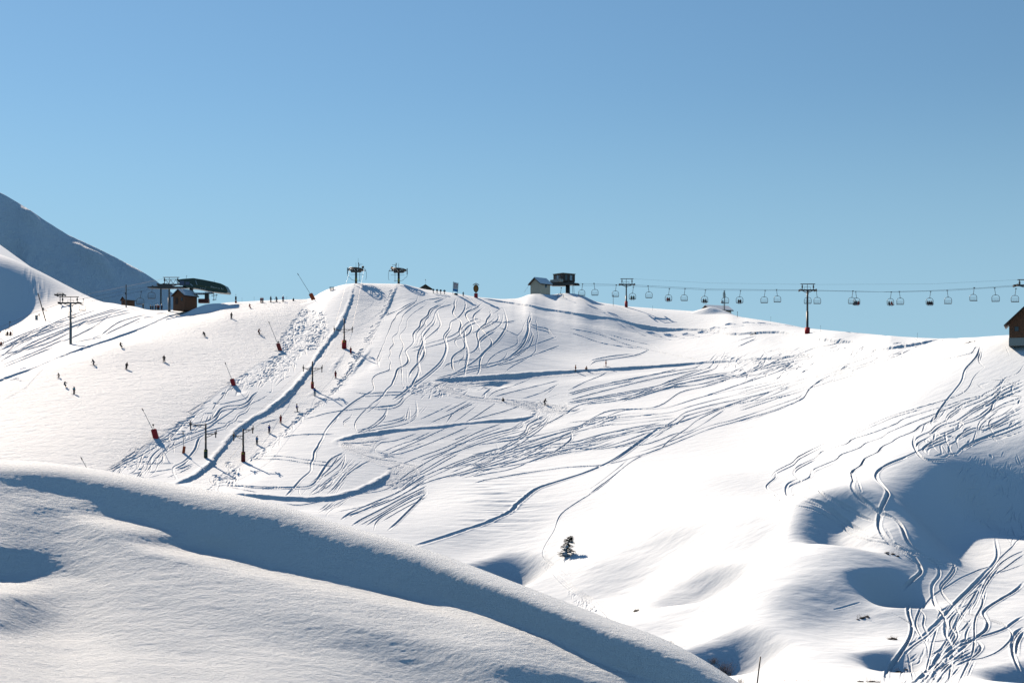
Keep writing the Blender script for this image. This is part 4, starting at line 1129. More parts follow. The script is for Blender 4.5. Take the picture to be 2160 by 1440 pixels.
def rope(name, pts, r, label, cat, sag=0.0):
    m = MB(); P3 = []
    for a, b in zip(pts, pts[1:]):
        a = P(*a); b = P(*b)
        for q in range(12):
            f = q / 12; p = a.lerp(b, f); p.z -= sag * (a - b).length * 4 * f * (1 - f) * .01; P3.append(p)
    P3.append(P(*pts[-1])); m.path(P3, r, 5)
    tag(m.build(name, STEEL), label, cat)
rope("haul_rope", [(1222, 602, 467), (1307, 602, 462), (1500, 612, 450), (1688, 613, 438), (1890, 616, 426), (2000, 613, 419), (2141, 604, 411), (2200, 600, 408)], .035, "lower haul rope of the right hand chairlift crossing the whole span", "cable")
rope("haul_rope", [(1222, 598, 470), (1338, 601, 463), (1500, 609.5, 453), (1720, 612, 440), (1860, 615.5, 431), (1960, 613, 425), (2070, 607, 418), (2150, 601, 413), (2210, 597, 410)], .035, "upper haul rope of the right hand chairlift, rising to the edge pylon", "cable")
rope("signal_cable", [(1333, 588, 462), (1500, 597, 452), (1716, 600, 440), (1960, 599, 425), (2150, 590, 413)], .018, "faint signal cable strung between the pylon tops on the right", "cable")
rope("haul_rope", [(345, 600, 470), (266, 612, 455), (170, 631, 430), (125, 641, 424), (70, 660, 400), (0, 690, 375), (-40, 705, 368)], .03, "upper haul rope of the left hand chairlift running down from the green station", "cable")
rope("haul_rope", [(345, 605, 466), (266, 620, 450), (170, 640, 428), (123, 648, 422), (60, 672, 395), (0, 699, 372), (-40, 715, 366)], .03, "lower haul rope of the left hand chairlift above the tracked slope", "cable")
rope("power_line", [(345, 588, 475), (267, 604, 500), (200, 617, 520), (120, 634, 540)], .03, "thin overhead line from the station roof past the wooden pole", "cable")
rope("tow_rope", [(738, 568, 456), (705, 694, 416), (640, 776, 368), (492, 918, 312), (430, 990, 292)], .02, "left tow rope of the drag lift between its towers", "cable")
rope("tow_rope", [(768, 568, 456), (743, 694, 416), (679, 776, 368), (533, 906, 312), (470, 985, 292)], .02, "right tow rope of the drag lift with the tow bars", "cable")

# ------------------------------------------------------------------ buildings
def hut(name, base, w, l, wh, rh, yaw, wall, roofm, label, cat, over=.5, snow=.28, windows=(), plinth=0.0, sink=2.0, group=None, door=None, snowcover=True):
    t = thing(name, label, cat, base, group, math.radians(yaw))
    a = MB(); pts = [(-w / 2, 0, -sink + plinth), (w / 2, 0, -sink + plinth), (w / 2, 0, wh), (0, 0, wh + rh), (-w / 2, 0, wh)]
    if plinth: pts[0] = (-w / 2, 0, plinth); pts[1] = (w / 2, 0, plinth)
    a.prism(pts, (0, l, 0)); a.build("wall", wall, t)
    if plinth: a = MB(); a.box((0, l / 2, (plinth - sink) / 2), (w + .12, l + .12, plinth + sink)); a.build("plinth", CONC, t)
    n = math.hypot(w / 2, rh); ux, uz = (w / 2) / n, rh / n; tk = .16
    for s in (-1, 1):
        e = n + over
        p0 = (0, -over, wh + rh + .02); p1 = (s * ux * e, -over, wh + rh - uz * e + .02)
        a = MB(); a.prism([p0, p1, (p1[0] + s * uz * tk, -over, p1[2] + ux * tk), (0, -over, p0[2] + tk / ux)], (0, l + 2 * over, 0)); rf = a.build("roof", roofm, t)
        if snowcover:
            q0 = (0, -over + .1, p0[2] + tk / ux + .01); q1 = (p1[0] * .96 + s * uz * tk, -over + .1, p1[2] + (n * .04) * uz + ux * tk + .01)
            a = MB(); a.prism([q0, q1, (q1[0], q1[1], q1[2] + snow * .8), (0, -over + .1, q0[2] + snow)], (0, l + 2 * over - .2, 0)); a.build("roof_snow", SNOWP, rf)
    for (face, c, z, ww, hh) in windows:
        a = MB(); fr = MB()
        if face == 'g': a.box((c, -.03, z), (ww, .06, hh)); fr.box((c, -.02, z), (ww + .16, .05, hh + .16))
        else: a.box((w / 2 + .03, c, z), (.06, ww, hh)); fr.box((w / 2 + .02, c, z), (.05, ww + .16, hh + .16))
        f = fr.build("window", WHITE if face == 's' else WOODD, t); a.build("pane", GLASS, f)
    if door:
        a = MB(); a.box((door[0], -.04, 1.0), (door[1], .08, 2.0)); a.build("door", WOODD, t)
    return t
def gz(u, d): x = (u - 1080) / FPX * d; return Vector((x, d, ground(x, d)))
def at(u, v, d): return P(u, v, d)
hut("cream_hut", at(1139, 622, 462), 4.7, 4.7, 3.3, 1.7, -45, CREAM, WOODD, "small cream rendered hut with snowy gable roof left of the hilltop station", "hut", .7, windows=[('s', 2.6, 2.6, .9, 1.2)], sink=3.5)
for o in bpy.data.objects:
    if o.name.startswith("cream_hut"): c_ = crest(1137, 0.5); o.location = (c_.x - 1.2, c_.y, P(1137, 619, c_.y).z)
hut("brown_hut", at(377, 641, 448), 4.6, 6, 2.7, 1.7, -28, WOOD, WOODD, "brown wooden hut with snow on its gable roof under the green station", "hut", .5, windows=[('g', 1.3, 1.5, .5, .9)], door=(-.8, 1.0))
hut("small_hut", at(260, 643, 492), 2.4, 3.8, 1.7, 1.0, -42, WOOD, WOODD, "tiny brown hut with snowy roof beside the wooden pole on the left ridge", "hut", .35, windows=[('g', 0, 1.0, .5, .5)])
hut("ridge_hut", at(897, 614, 470), 3.6, 5, .9, 1.15, 8, mat("grey_brown_boards", (.20, .15, .11), .85, 0, .3), WOODD, "low grey brown hut sunk in snow right of the drag lift summit", "hut", .6, windows=[('g', -.8, .5, .6, .6)], snowcover=False)
m = MB(); m.tube((0, 0, 0), (0, 0, 2.0), .03); m.ball((-.12, 0, 1.9), .16, seg=8, rings=5); o = m.build("weather_mast", STEEL); o.location = at(898, 602, 471); tag(o, "thin weather mast on the ridge of the low grey brown hut", "mast")
hut("buried_hut", at(1490, 660, 476), 4.8, 8.5, 1.0, 1.3, -62, CREAM, WOODD, "cream hut buried to the eaves in a snow mound behind the antenna mast", "hut", .6, .25, sink=3)
hut("wooden_building", at(2190, 712, 300), 11.6, 9, 3.5, 5.6, -21, WOOD, BLACK, "large brown boarded building with steep black roof cut by the right edge", "building", 1.35, windows=[('g', -4.3, 1.95, .75, .9)], plinth=.05, sink=1.6, snowcover=False)

# snow mounds beside the stations
def mound(u, v, d, rx, ry, h, name="snow_mound"):
    c = P(u, v, d); n = 40
    xs = np.linspace(-1.5, 1.5, n); X, Y = np.meshgrid(xs, xs)
    R2 = X ** 2 + Y ** 2
    Z = h * np.exp(-R2 * 2.2) + .12 * h * fbm(X * 3 + u, Y * 3, 3, 5) * np.exp(-R2)
    WX = X * rx + c.x; WY = Y * ry + c.y
    B = np.array([[ground(WX[i, j], WY[i, j]) for j in range(n)] for i in range(n)])
    o = gridmesh(name, WX, WY, B - .25 + Z * (Z > 0), SNOW); tag(o, kind="structure"); return o
mound(1150, 624, crest(1150).y - 5, 7, 4, .7); mound(1205, 620, crest(1205).y - 4, 9, 4, .6); mound(1500, 664, 468, 8, 5, 2.2); mound(438, 645, 446, 10, 4, 2.4); mound(657, 630, 450, 5, 4, .9)

# dark green station, left
D0 = 452
t = thing("green_chairlift_station", "long dark green barrel roofed chairlift station on the left ridge", "lift station", at(430, 640, D0))
O = at(430, 640, D0)
def L(u, v, y=0): return P(u, v, D0) - O + Vector((0, y, 0))
a = MB()
prof = [(372, 590), (386, 588), (408, 586.5), (430, 590), (452, 594.5), (466, 598), (474, 602), (479, 610), (480.5, 616), (478, 618.5), (458, 616.5), (440, 613.5), (412, 608), (388, 606)]
a.prism([L(u, v, 0) for u, v in prof], (0, 5.5, 0)); a.build("hood", GREEN, t)
a = MB(); a.prism([L(u, v, -.02) for u, v in [(412, 600), (440, 605), (478, 611), (479.5, 613.5), (440, 607.5), (412, 602.5)]], (0, -.06, 0)); a.build("trim_stripe", mat("olive_trim", (.05, .07, .03), .6), t)
a = MB()
for (u0, v0, hh, ww) in [(445, 603.2, 3.6, 1.5), (447.5, 603.6, 3.6, .8), (450, 604.6, 3.0, 1.2), (452.2, 605.4, 2.2, 1), (454.6, 606, 2.2, 1.2), (457, 606.2, 2.0, 1), (460, 606.6, 3.2, .8), (462.5, 607.2, 3.0, 1), (467, 606.5, 4.0, .8), (470, 608.2, 3.2, 1.0), (423, 606.5, 1.6, 1.5), (427, 607, 1.4, 1.6), (431.5, 608, 1.4, 2), (434, 604, 1.4, 1)]:
    a.prism([L(u0, v0, -.05), L(u0 + ww, v0, -.05), L(u0 + ww - .3, v0 + hh, -.05), L(u0 - .3, v0 + hh, -.05)], (0, -.04, 0))
a.build("lettering", mat("faded_white_lettering", (.5, .5, .5), .6), t)
a = MB(); a.prism([L(412, 592, -.05), L(413.5, 592, -.05), L(417, 601, -.05), L(415, 601, -.05)], (0, -.04, 0)); a.prism([L(402, 598, -.05), L(407, 602, -.05), L(406, 604, -.05), L(401, 600, -.05)], (0, -.04, 0)); a.build("emblem", mat("pale_blue_grey_paint", (.25, .33, .38), .6), t)
for (u, v0, v1, w) in [(433, 615, 632, 8), (400, 606, 637, 6)]:
    a = MB(); a.box((L(u, 0).x, 2.5, (L(u, v0).z + L(u, v1 + 4).z) / 2), (w * D0 / FPX, 1.4, (v1 + 4 - v0) * D0 / FPX)); a.build("support_column", STEEL, t)
a = MB(); a.prism([L(368, 604), L(392, 604), L(392, 607.5), L(345, 608.5), (L(311, 607)), L(311, 604.5), L(330, 603.5), L(345, 597), L(360, 600)], (0, 2.5, 0)); a.build("approach_gantry", STEEL, t)
a = MB(); a.box((L(337.5, 0).x, 1.2, (L(0, 604).z + L(0, 641).z) / 2), (.4, .4, 37 * D0 / FPX)); a.build("gantry_post", BLACK, t)
a = MB()
for q in range(7): a.path([L(345 + q * 5, 598 - (q % 2) * 8, .2), L(350 + q * 5, 598 - ((q + 1) % 2) * 8, .2)], .07, 5)
a.path([L(345, 590, .2), L(375, 589, .2)], .08, 5); a.path([L(345, 598, .2), L(376, 600, .2)], .1, 5); a.build("lattice_frame", STEEL, t)
for (u0, u1, v0, v1) in [(379, 389, 592, 602), (391, 400, 594, 601)]:
    a = MB(); a.prism([L(u0, v0, -.04), L(u1, v0 + .4, -.04), L(u1, v1, -.04), L(u0, v1, -.04)], (0, -.05, 0)); a.build("window", mat("blue_tinted_glass", (.05, .07, .16), .15), t)
a = MB(); a.box((L(428, 0).x, 1.5, L(0, 634).z), (3.2, 2.2, 1.3)); a.build("control_cabin", mat("dull_red_cabin", (.12, .03, .025), .7), t)
a = MB(); a.path([L(451, 620), L(451, 634)], .1); a.path([L(446, 624), L(459, 622)], .09); a.path([L(448, 632), L(456, 632)], .09); a.path([L(455, 632), L(457, 620)], .07); a.build("turnstile_frame", STEEL, t)
a = MB(); a.path([L(393, 587), L(393, 582), L(395, 581)], .06); a.path([L(452, 594), L(452, 591)], .05); a.build("roof_antenna", STEEL, t)
a = MB(); a.box((L(421, 0).x, .5, L(0, 619).z), (3.2, 4, .35)); a.box((L(441, 0).x, .5, L(0, 617.5).z), (2.2, 4, .3)); a.build("canopy_snow", SNOWP, t)

# hilltop station, right
D1 = crest(1198).y + 2; O1 = at(1198, 620, D1)
t = thing("hilltop_chairlift_station", "boxy dark chairlift station on a single thick column, end of the right hand chairlift", "lift station", O1)
k = D1 / FPX
a = MB(); R45 = math.radians(38)
a.box((-1.2, 2, (620 - 585.5) * k), (5.4, 5.0, 2.6), R45); a.build("machine_room", mat("dark_brown_cladding", (.035, .028, .025), .7), t)
a = MB(); a.box((-1.2, 2, (620 - 577.2) * k), (5.7, 5.3, .28), R45); a.build("flat_roof", mat("roof_edge_beige", (.20, .18, .13), .7), t)
ux = Vector((math.cos(R45), math.sin(R45), 0)); uy = Vector((-math.sin(R45), math.cos(R45), 0)); c0 = Vector((-1.2, 2, 0))
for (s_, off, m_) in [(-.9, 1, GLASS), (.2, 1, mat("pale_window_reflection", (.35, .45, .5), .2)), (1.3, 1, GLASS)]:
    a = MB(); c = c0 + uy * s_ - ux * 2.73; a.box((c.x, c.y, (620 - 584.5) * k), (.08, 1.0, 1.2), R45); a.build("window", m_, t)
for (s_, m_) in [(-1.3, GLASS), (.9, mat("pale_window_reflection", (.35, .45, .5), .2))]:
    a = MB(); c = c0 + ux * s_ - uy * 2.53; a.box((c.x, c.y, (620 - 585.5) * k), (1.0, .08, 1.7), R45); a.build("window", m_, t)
a = MB(); c = c0 - ux * 3.1; a.box((c.x - .2, c.y - .2, (620 - 592.5) * k), (1.6, 5.0, .95), R45); a.build("fascia", mat("pale_grey_fascia", (.42, .40, .36), .7), t)
a = MB(); a.box((-1.9, 1.6, (620 - 598) * k), (8.4, 3.6, .9), math.radians(-4)); a.box((2.9, 1.2, (620 - 600.2) * k), (2.2, .8, .55)); a.box((-3, 1.4, (620 - 601.5) * k), (4.6, 2.6, .35)); a.build("lower_deck", STEEL, t)
a = MB(); a.tube((0, 1.5, -2.5), (0, 1.5, (620 - 598) * k), .8, .72, 14); a.build("column", BLACK, t, True)
a = MB(); a.wheel((2.6, 1.2, (620 - 597.5) * k), (0, 0, 1), 1.1, .12, 16); a.build("return_wheel", BLACK, t)
a = MB(); a.path([(1.5, 1, (620 - 601) * k), (1.75, .6, -1)], .05); a.path([(2.0, 1, (620 - 601) * k), (2.25, .6, -1)], .05)
for q in range(7): a.path([(1.52 + q * .03, .95, 2.7 - q * .42), (2.02 + q * .03, .95, 2.7 - q * .42)], .03, 4)
a.build("ladder", STEEL, t)
rope("guy_wire", [(1116, 601, 462), (1106, 616, 462)], .03, "slanting guy wire at the left gable of the cream hut", "cable")

# round sign with a roof
b = foot(1004, 628, .3); k = b.y / FPX
t = thing("round_sign", "oval orange brown wooden sign with a little dark roof on a red padded post", "sign", b)
a = MB(); a.tube((0, .2, -.5), (0, .2, 14 * k), .18); a.build("post", STEEL, t)
a = MB(); n = 24; a.prism([(math.cos(q / n * 6.283) * 5.6 * k, 0, 19.5 * k + math.sin(q / n * 6.283) * 8.4 * k) for q in range(n)], (0, .25, 0)); a.build("frame", BLACK, t)
a = MB(); a.prism([(math.cos(q / n * 6.283) * 4.3 * k, -.06, 19.2 * k + math.sin(q / n * 6.283) * 7.3 * k) for q in range(n)], (0, .08, 0)); a.build("board", mat("orange_brown_board", (.34, .14, .03), .7, 0, .3, 4), t)
for s in (-1, 1):
    a = MB(); a.prism([(0, -.5, 29.5 * k), (s * 6.6 * k, -.5, 26.3 * k), (s * 6.6 * k, -.5, 27.3 * k), (0, -.5, 30.8 * k)], (0, 1.2, 0)); a.build("roof", BLACK, t)
a = MB(); a.box((0, .1, 4.3 * k), (7.6 * k, .9, 9.4 * k)); a.build("padding", REDPAD, t)
# banner
b = foot(961, 622, .5); k = b.y / FPX
t = thing("advertising_banner", "leaning white and blue banner with red lettering on the summit ridge", "banner", b)
q = lambda u, v, y=0: Vector(((u - 961) * k, y, (622 - v) * k))
a = MB(); a.prism([q(956.5, 595), q(966.5, 597.5), q(965.8, 611), q(955.8, 610)], (0, .12, 0)); a.build("white_panel", WHITE, t)
a = MB(); a.prism([q(955.8, 610), q(965.8, 611), q(965, 616.5), q(955.3, 614.2)], (0, .12, 0)); a.build("blue_panel", mat("sky_blue_print", (.02, .25, .62), .6), t)
a = MB()
for (u, v0, v1, w) in [(959, 597.8, 609.5, .9), (961.6, 600, 608.8, .6), (963.6, 600.5, 606, .5)]: a.prism([q(u, v0, -.03), q(u + w, v0, -.03), q(u + w, v1, -.03), q(u, v1, -.03)], (0, .02, 0))
a.prism([q(958.5, 598.2, -.03), q(965.6, 600.4, -.03), q(965.5, 601.4, -.03), q(958.5, 599.5, -.03)], (0, .02, 0)); a.build("lettering", mat("washed_red_print", (.55, .12, .14), .6), t)
a = MB(); a.tube(q(956, 594), q(955, 624), .05); a.tube(q(966.8, 597), q(965, 624), .05); a.build("pole", STEEL, t)
a = MB(); a.ball((0, 0, .1), .6, (1.1, .7, .7)); a.build("base_weight", BLACK, t)
# round headed posts
for i, (u, lab) in enumerate([(914, "round headed post next to the low grey brown hut"), (922, "second round headed post out from the low hut, tilted right"), (929.5, "third round headed post, with the fullest disc"), (937.5, "round headed post furthest from the low hut, nearest the banner")]):
    b = foot(u, 619 + i * .7, .4)
    t = thing("round_headed_post", lab, "post", b, "row of round headed posts on the ridge")
    a = MB(); a.tube((0, 0, -.3), (0, 0, .7), .16, .1, 8); a.build("post", CONC, t)
    a = MB(); a.tube((0, -.06, 1.05), (0, .06, 1.05), .38, .38, 14); d_ = a.build("disc", STEEL, t)
    a = MB(); a.tube((0.05, -.09, 1.0), (.05, -.061, 1.0), .2, .2, 12); a.build("face_plate", GREY, d_)
# slatted panel
b = foot(700, 613, .5)
t = thing("slatted_panel", "small dark slatted panel on the skyline left of the drag lift summit", "panel", b)
a = MB()
for q_ in range(5): a.box((0, 0, .05 + q_ * .26), (1.5, .1, .13))
a.build("slats", STEEL, t); a = MB(); a.tube((-.5, 0, -.4), (-.5, 0, 1.2), .06); a.tube((.5, 0, -.4), (.5, 0, 1.2), .06); a.build("frame", STEEL, t)
# antenna mast
b = gz(1528.5, 474); b.z = at(1528, 663, 474).z; k = 474 / FPX
t = thing("antenna_mast", "dark antenna mast with a white drum beside the buried hut", "mast", b)
a = MB(); a.tube((0, 0, -2), (0, 0, 34 * k), .17, .13, 8); a.tube((-.1, 0, 34 * k), (-.2, 0, 49 * k), .1, .06, 6); a.build("pole", BLACK, t)
a = MB()
for q_ in range(11): a.box((-.15, 0, (35 + q_ * 1.15) * k), (.95 - .05 * abs(5 - q_), .3, .1))
a.build("antenna_array", mat("olive_grey_antenna", (.16, .16, .12), .7), t)
a = MB(); a.tube((-.8, -.3, 26 * k), (-.8, .3, 26 * k), .48, .48, 14); a.build("drum", WHITE, t)
a = MB(); a.path([(-.45, 0, 24 * k), (-.45, 0, 8 * k), (0, 0, 6 * k)], .05); a.build("cable_duct", STEEL, t)
# poles
b = foot(98, 676); k = b.y / FPX
t = thing("leaning_pole", "dark leaning wooden pole on the far left slope", "pole", b)
a = MB(); a.tube((0, 0, -1), Vector((-18 * k, 0, 58 * k)), .19, .14, 8); a.build("post", WOODD, t)
a = MB(); a.tube((-17.5 * k, 0, 54 * k), (-13 * k, 0, 53.5 * k), .06); a.box((-7 * k, 0, 25 * k), (.5, .3, .7)); a.tube((-7 * k, 0, 22 * k), (1.5 * k, 0, 21.5 * k), .09); a.build("brackets", STEEL, t)
b = at(266, 645, 478); k = 478 / FPX
t = thing("wooden_pole", "upright grey brown pole standing against the tiny hut on the left ridge", "pole", b)
a = MB(); a.tube((0, 0, -1), (0, 0, 45 * k), .22, .17, 8); a.build("post", mat("weathered_pole", (.12, .11, .10), .8), t); a = MB(); a.box((-.5, 0, 28 * k), (1.0, .15, .12)); a.box((-.1, 0, 26 * k), (.4, .4, .7)); a.build("brackets", STEEL, t)
b = foot(77, 674); t = thing("grey_cabinet", "grey upright cabinet on the far left slope left of the leaning pole", "cabinet", b)
a = MB(); a.box((0, 0, .65), (.75, .6, 1.5)); a.build("body", GREY, t); a = MB(); a.box((0, 0, 1.43), (.85, .7, .1)); a.build("lid", STEEL, t)
b = foot(497.5, 639); t = thing("marker_post", "black and red marker post on the skyline right of the green station", "marker post", b)
a = MB(); a.tube((0, 0, -.3), (0, 0, 2.9), .05); a.box((0, 0, 1.5), (.5, .3, 1.2)); a.build("post", BLACK, t); a = MB(); a.box((0, 0, .35), (.6, .4, .75)); a.build("base", REDPAD, t)
for (u, v, h, lab) in [(1293.5, 645, 24, "thickest slim pole on the crest just left of the station side pylon"), (1376.5, 655, 10, "faint slim pole between the first pylon and the buried hut"), (1555.5, 669, 12, "slim dark pole on the crest right of the antenna mast"), (1626, 677, 11, "faint slim pole midway between the antenna mast and the tall pylon"), (1731, 699, 13, "faint slim pole just right of the tall red based pylon"), (1935, 714, 12, "faint slim pole at the saddle on the right crest"), (510.5, 637, 9, "thin pole right of the black and red marker post"), (536, 636, 10, "thin pole left of the pair of red skiers on the skyline"), (605, 633, 8, "thin pole right of the purple skier on the skyline")]:
    b = foot(u, v, .3); k = b.y / FPX
    t = thing("slim_pole", lab, "pole", b, "slim poles along the crest")
    r = .07 if h > 20 or u == 1555.5 else .028
    a = MB(); a.tube((0, 0, -.4), (0, 0, h * k), r, r * .8, 6); a.build("stake", STEEL, t); a = MB(); a.tube((0, 0, h * k * .82), (0, 0, h * k * .9), r * 1.8, r * 1.8, 6); a.build("band", BLACK, t)
# near post, lower right
x, y = (1602 - 1080) / FPX * 160, 160.0; b = Vector((x - .35, y, ground(x, y)))
top = P(1604, 1385, 160)
t = thing("dark_post", "thin dark leaning post sticking up at the bottom edge right of the drift", "post", b)
a = MB(); a.tube((0, 0, -.5), top - b, .085, .075, 8); a.build("shaft", BLACK, t, True); a = MB(); a.tube(top - b, top - b + Vector((.01, 0, .06)), .09, .06, 8); a.build("cap", STEEL, t)
# net fence at the bottom edge
d = 163.0; c = P(1692, 1437, d); t = thing("safety_net_fence", "pale blue net fence on thin orange posts at the bottom edge", "fence", (c.x, c.y, c.z - 1.2))
k = d / FPX
for i in range(4):
    a = MB(); a.tube(((-37 + i * 25) * k, 0, -.6), ((-37 + i * 25) * k, 0, 1.42), .018, .018, 6); a.build("post", ORANGE, t)
a = MB()
for i in range(31):
    x = (-37 + i * 2.5) * k; a.tube((x, 0, .2), (x, 0, 1.2 - .06 * math.sin((i % 10) / 10 * math.pi)), .006, .006, 4)
for j in range(14): a.tube((-37 * k, 0, .2 + j * .075), (38 * k, 0, .2 + j * .075), .006, .006, 4)
a.build("net", mat("pale_blue_net", (.45, .55, .68), .7), t)

# ------------------------------------------------------------------ spruce
b = foot(1191, 1173); k = b.y / FPX; H = 43 * k
t = thing("spruce_tree", "small dark spruce standing alone in the open snow, dusted white", "tree", b)
lean = Vector((12 * k / H, 0, 1))
a = MB(); a.tube((0, 0, -.5), lean * H, .09, .02, 7); a.build("trunk", WOODD, t)
a = MB(); sn = MB()
R = random.Random(4)
for i in range(130):
    f = R.random() ** .8; z = f * H
    ang = R.uniform(0, 6.283); rad = (1.0 - f) ** .6 * 1.7 * R.uniform(.5, 1.1) + .2
    c = lean * z; tipp = c + Vector((math.cos(ang) * rad, math.sin(ang) * rad, -.12 * rad + R.uniform(-.1, .2)))
    n = 9
    for j in range(n):
        g = (j + 1) / n; p = c.lerp(tipp, g); L_ = .26 * (1.15 - g * .5)
        for s in (-1, 1):
            dirn = Vector((math.cos(ang + s * 1.0), math.sin(ang + s * 1.0), R.uniform(-.1, .4))) * L_
            sd = Vector((-dirn.y, dirn.x, R.uniform(-.05, .05))).normalized() * .06
            a.add([p - sd, p + sd, p + dirn], [(0, 1, 2)])
        a.add([p - Vector((0, 0, .05)), p + Vector((0, 0, .05)), p + (tipp - c).normalized() * .25], [(0, 1, 2)])
    if R.random() < .34 and f < .75:
        q_ = MB(); q_.ball(c.lerp(tipp, .6) + Vector((0, 0, .07)), R.uniform(.12, .24), (1.3, 1.3, .55), 7, 5); q_.build('snow_clump', SNOWP, t, True)
for q_ in range(11): sn.ball(lean * (.1 + q_ * .28), .17 - q_ * .004, (1, 1, 1.1), 7, 5)
sn.ball((.05, -.3, .35), .42, (1.3, 1, .9), 10, 7); sn.ball((.2, -.28, .72), .3, (1.2, 1, .9), 9, 6)
a.build("crown", mat("spruce_needles", (.022, .030, .018), .8, 0, .4, 6), t); sn.build("snow_load", SNOWP, t, True)

# ------------------------------------------------------------------ twigs and rocks
BARK = mat("brown_twigs", (.16, .10, .06), .85); ROCK = mat("dark_rock", (.06, .055, .05), .9, 0, .4, 8)
def shrub(u, v, w, h, n, label, seed, name="leafless_shrub", group="leafless shrubs at the drift edge"):
    b = foot(u, v); k = b.y / FPX; R = random.Random(seed)
    t = thing(name, label, "shrub", b, group)
    for part in range(2):
        a = MB()
        for i in range(n // 2):
            p = Vector((R.uniform(-w, w) * k * .35, R.uniform(-.4, .4), -.1)); dr = Vector((R.gauss(0, .45), R.gauss(0, .3), 1)).normalized()
            Ls = R.uniform(.5, 1) * h * k; q_ = p
            for s_ in range(4):
                nx = q_ + (dr + Vector((R.gauss(0, .18), R.gauss(0, .18), 0))) * Ls / 4; a.tube(q_, nx, .014 * (1 - s_ * .2), .014 * (1 - (s_ + 1) * .2), 4, False)
                if s_ > 0: a.tube(nx, nx + Vector((R.gauss(0, .14), R.gauss(0, .1), .16)), .008, .004, 3, False)
                q_ = nx
        a.build("twigs" if part else "stems", BARK, t)
shrub(1530, 1422, 30, 34, 90, "bushy brown leafless shrub at the edge of the near drift", 3)
shrub(1505, 1398, 18, 16, 40, "sparse twigs beside the blue hollow above the drift", 5)
shrub(1412, 1358, 16, 11, 34, "short dark twigs poking over the drift, furthest left", 6)
shrub(1562, 1440, 12, 12, 24, "few low twigs at the bottom end of the drift", 7)
def clump(u, v, w, label, seed):
    b = foot(u, v); k = b.y / FPX; R = random.Random(seed)
    t = thing("rock_outcrop", label, "rock", b, "dark rocks breaking through the snow")
    for i in range(6):
        a = MB(); c = Vector((R.uniform(-w, w) * k * .5, R.uniform(-.5, .5), 0)); c.z = ground(b.x + c.x, b.y + c.y) - b.z + R.uniform(-.02, .05); a.ball(c, R.uniform(.12, .30), (1.5, 1, .5), 6, 4); a.build("rock", ROCK, t)
    a = MB()
    for i in range(26):
        p = Vector((R.uniform(-w, w) * k * .5, R.uniform(-.5, .5), 0)); p.z = ground(b.x + p.x, b.y + p.y) - b.z
        a.tube(p, p + Vector((R.gauss(0, .22), R.gauss(0, .15), R.uniform(.2, .55))), .012, .005, 4, False)
    a.build("twigs", BARK, t)
clump(1883, 1168, 30, "scattered dark rocks at the upper rim of the oval blue hollow", 1)
clump(1820, 1302, 26, "dark rocks and twigs left of the lower hollow", 2)
clump(1882, 1347, 22, "snow capped rocks at the upper rim of the lowest small hollow", 3)
clump(1902, 1418, 34, "dark rocks at the bottom under the dense ski tracks", 4)
clump(1835, 1438, 44, "grassy twigs and stones right at the bottom edge", 5)
clump(1590, 705, 12, "few stones on the crest left of the tall pylon", 6)
clump(2045, 722, 20, "low stones on the saddle left of the wooden building", 7)
clump(1344, 1287, 7, "tiny stone alone in the sunlit snow near the footpath", 8)
# little wooden stake below the maroon tower
b = foot(649, 980); t = thing("bamboo_cane", "short thin cane in the snow right of the maroon padded tower", "stake", b)
a = MB(); a.tube((0, 0, -.2), (.05, 0, 1.0), .02); a.build("cane", BARK, t)

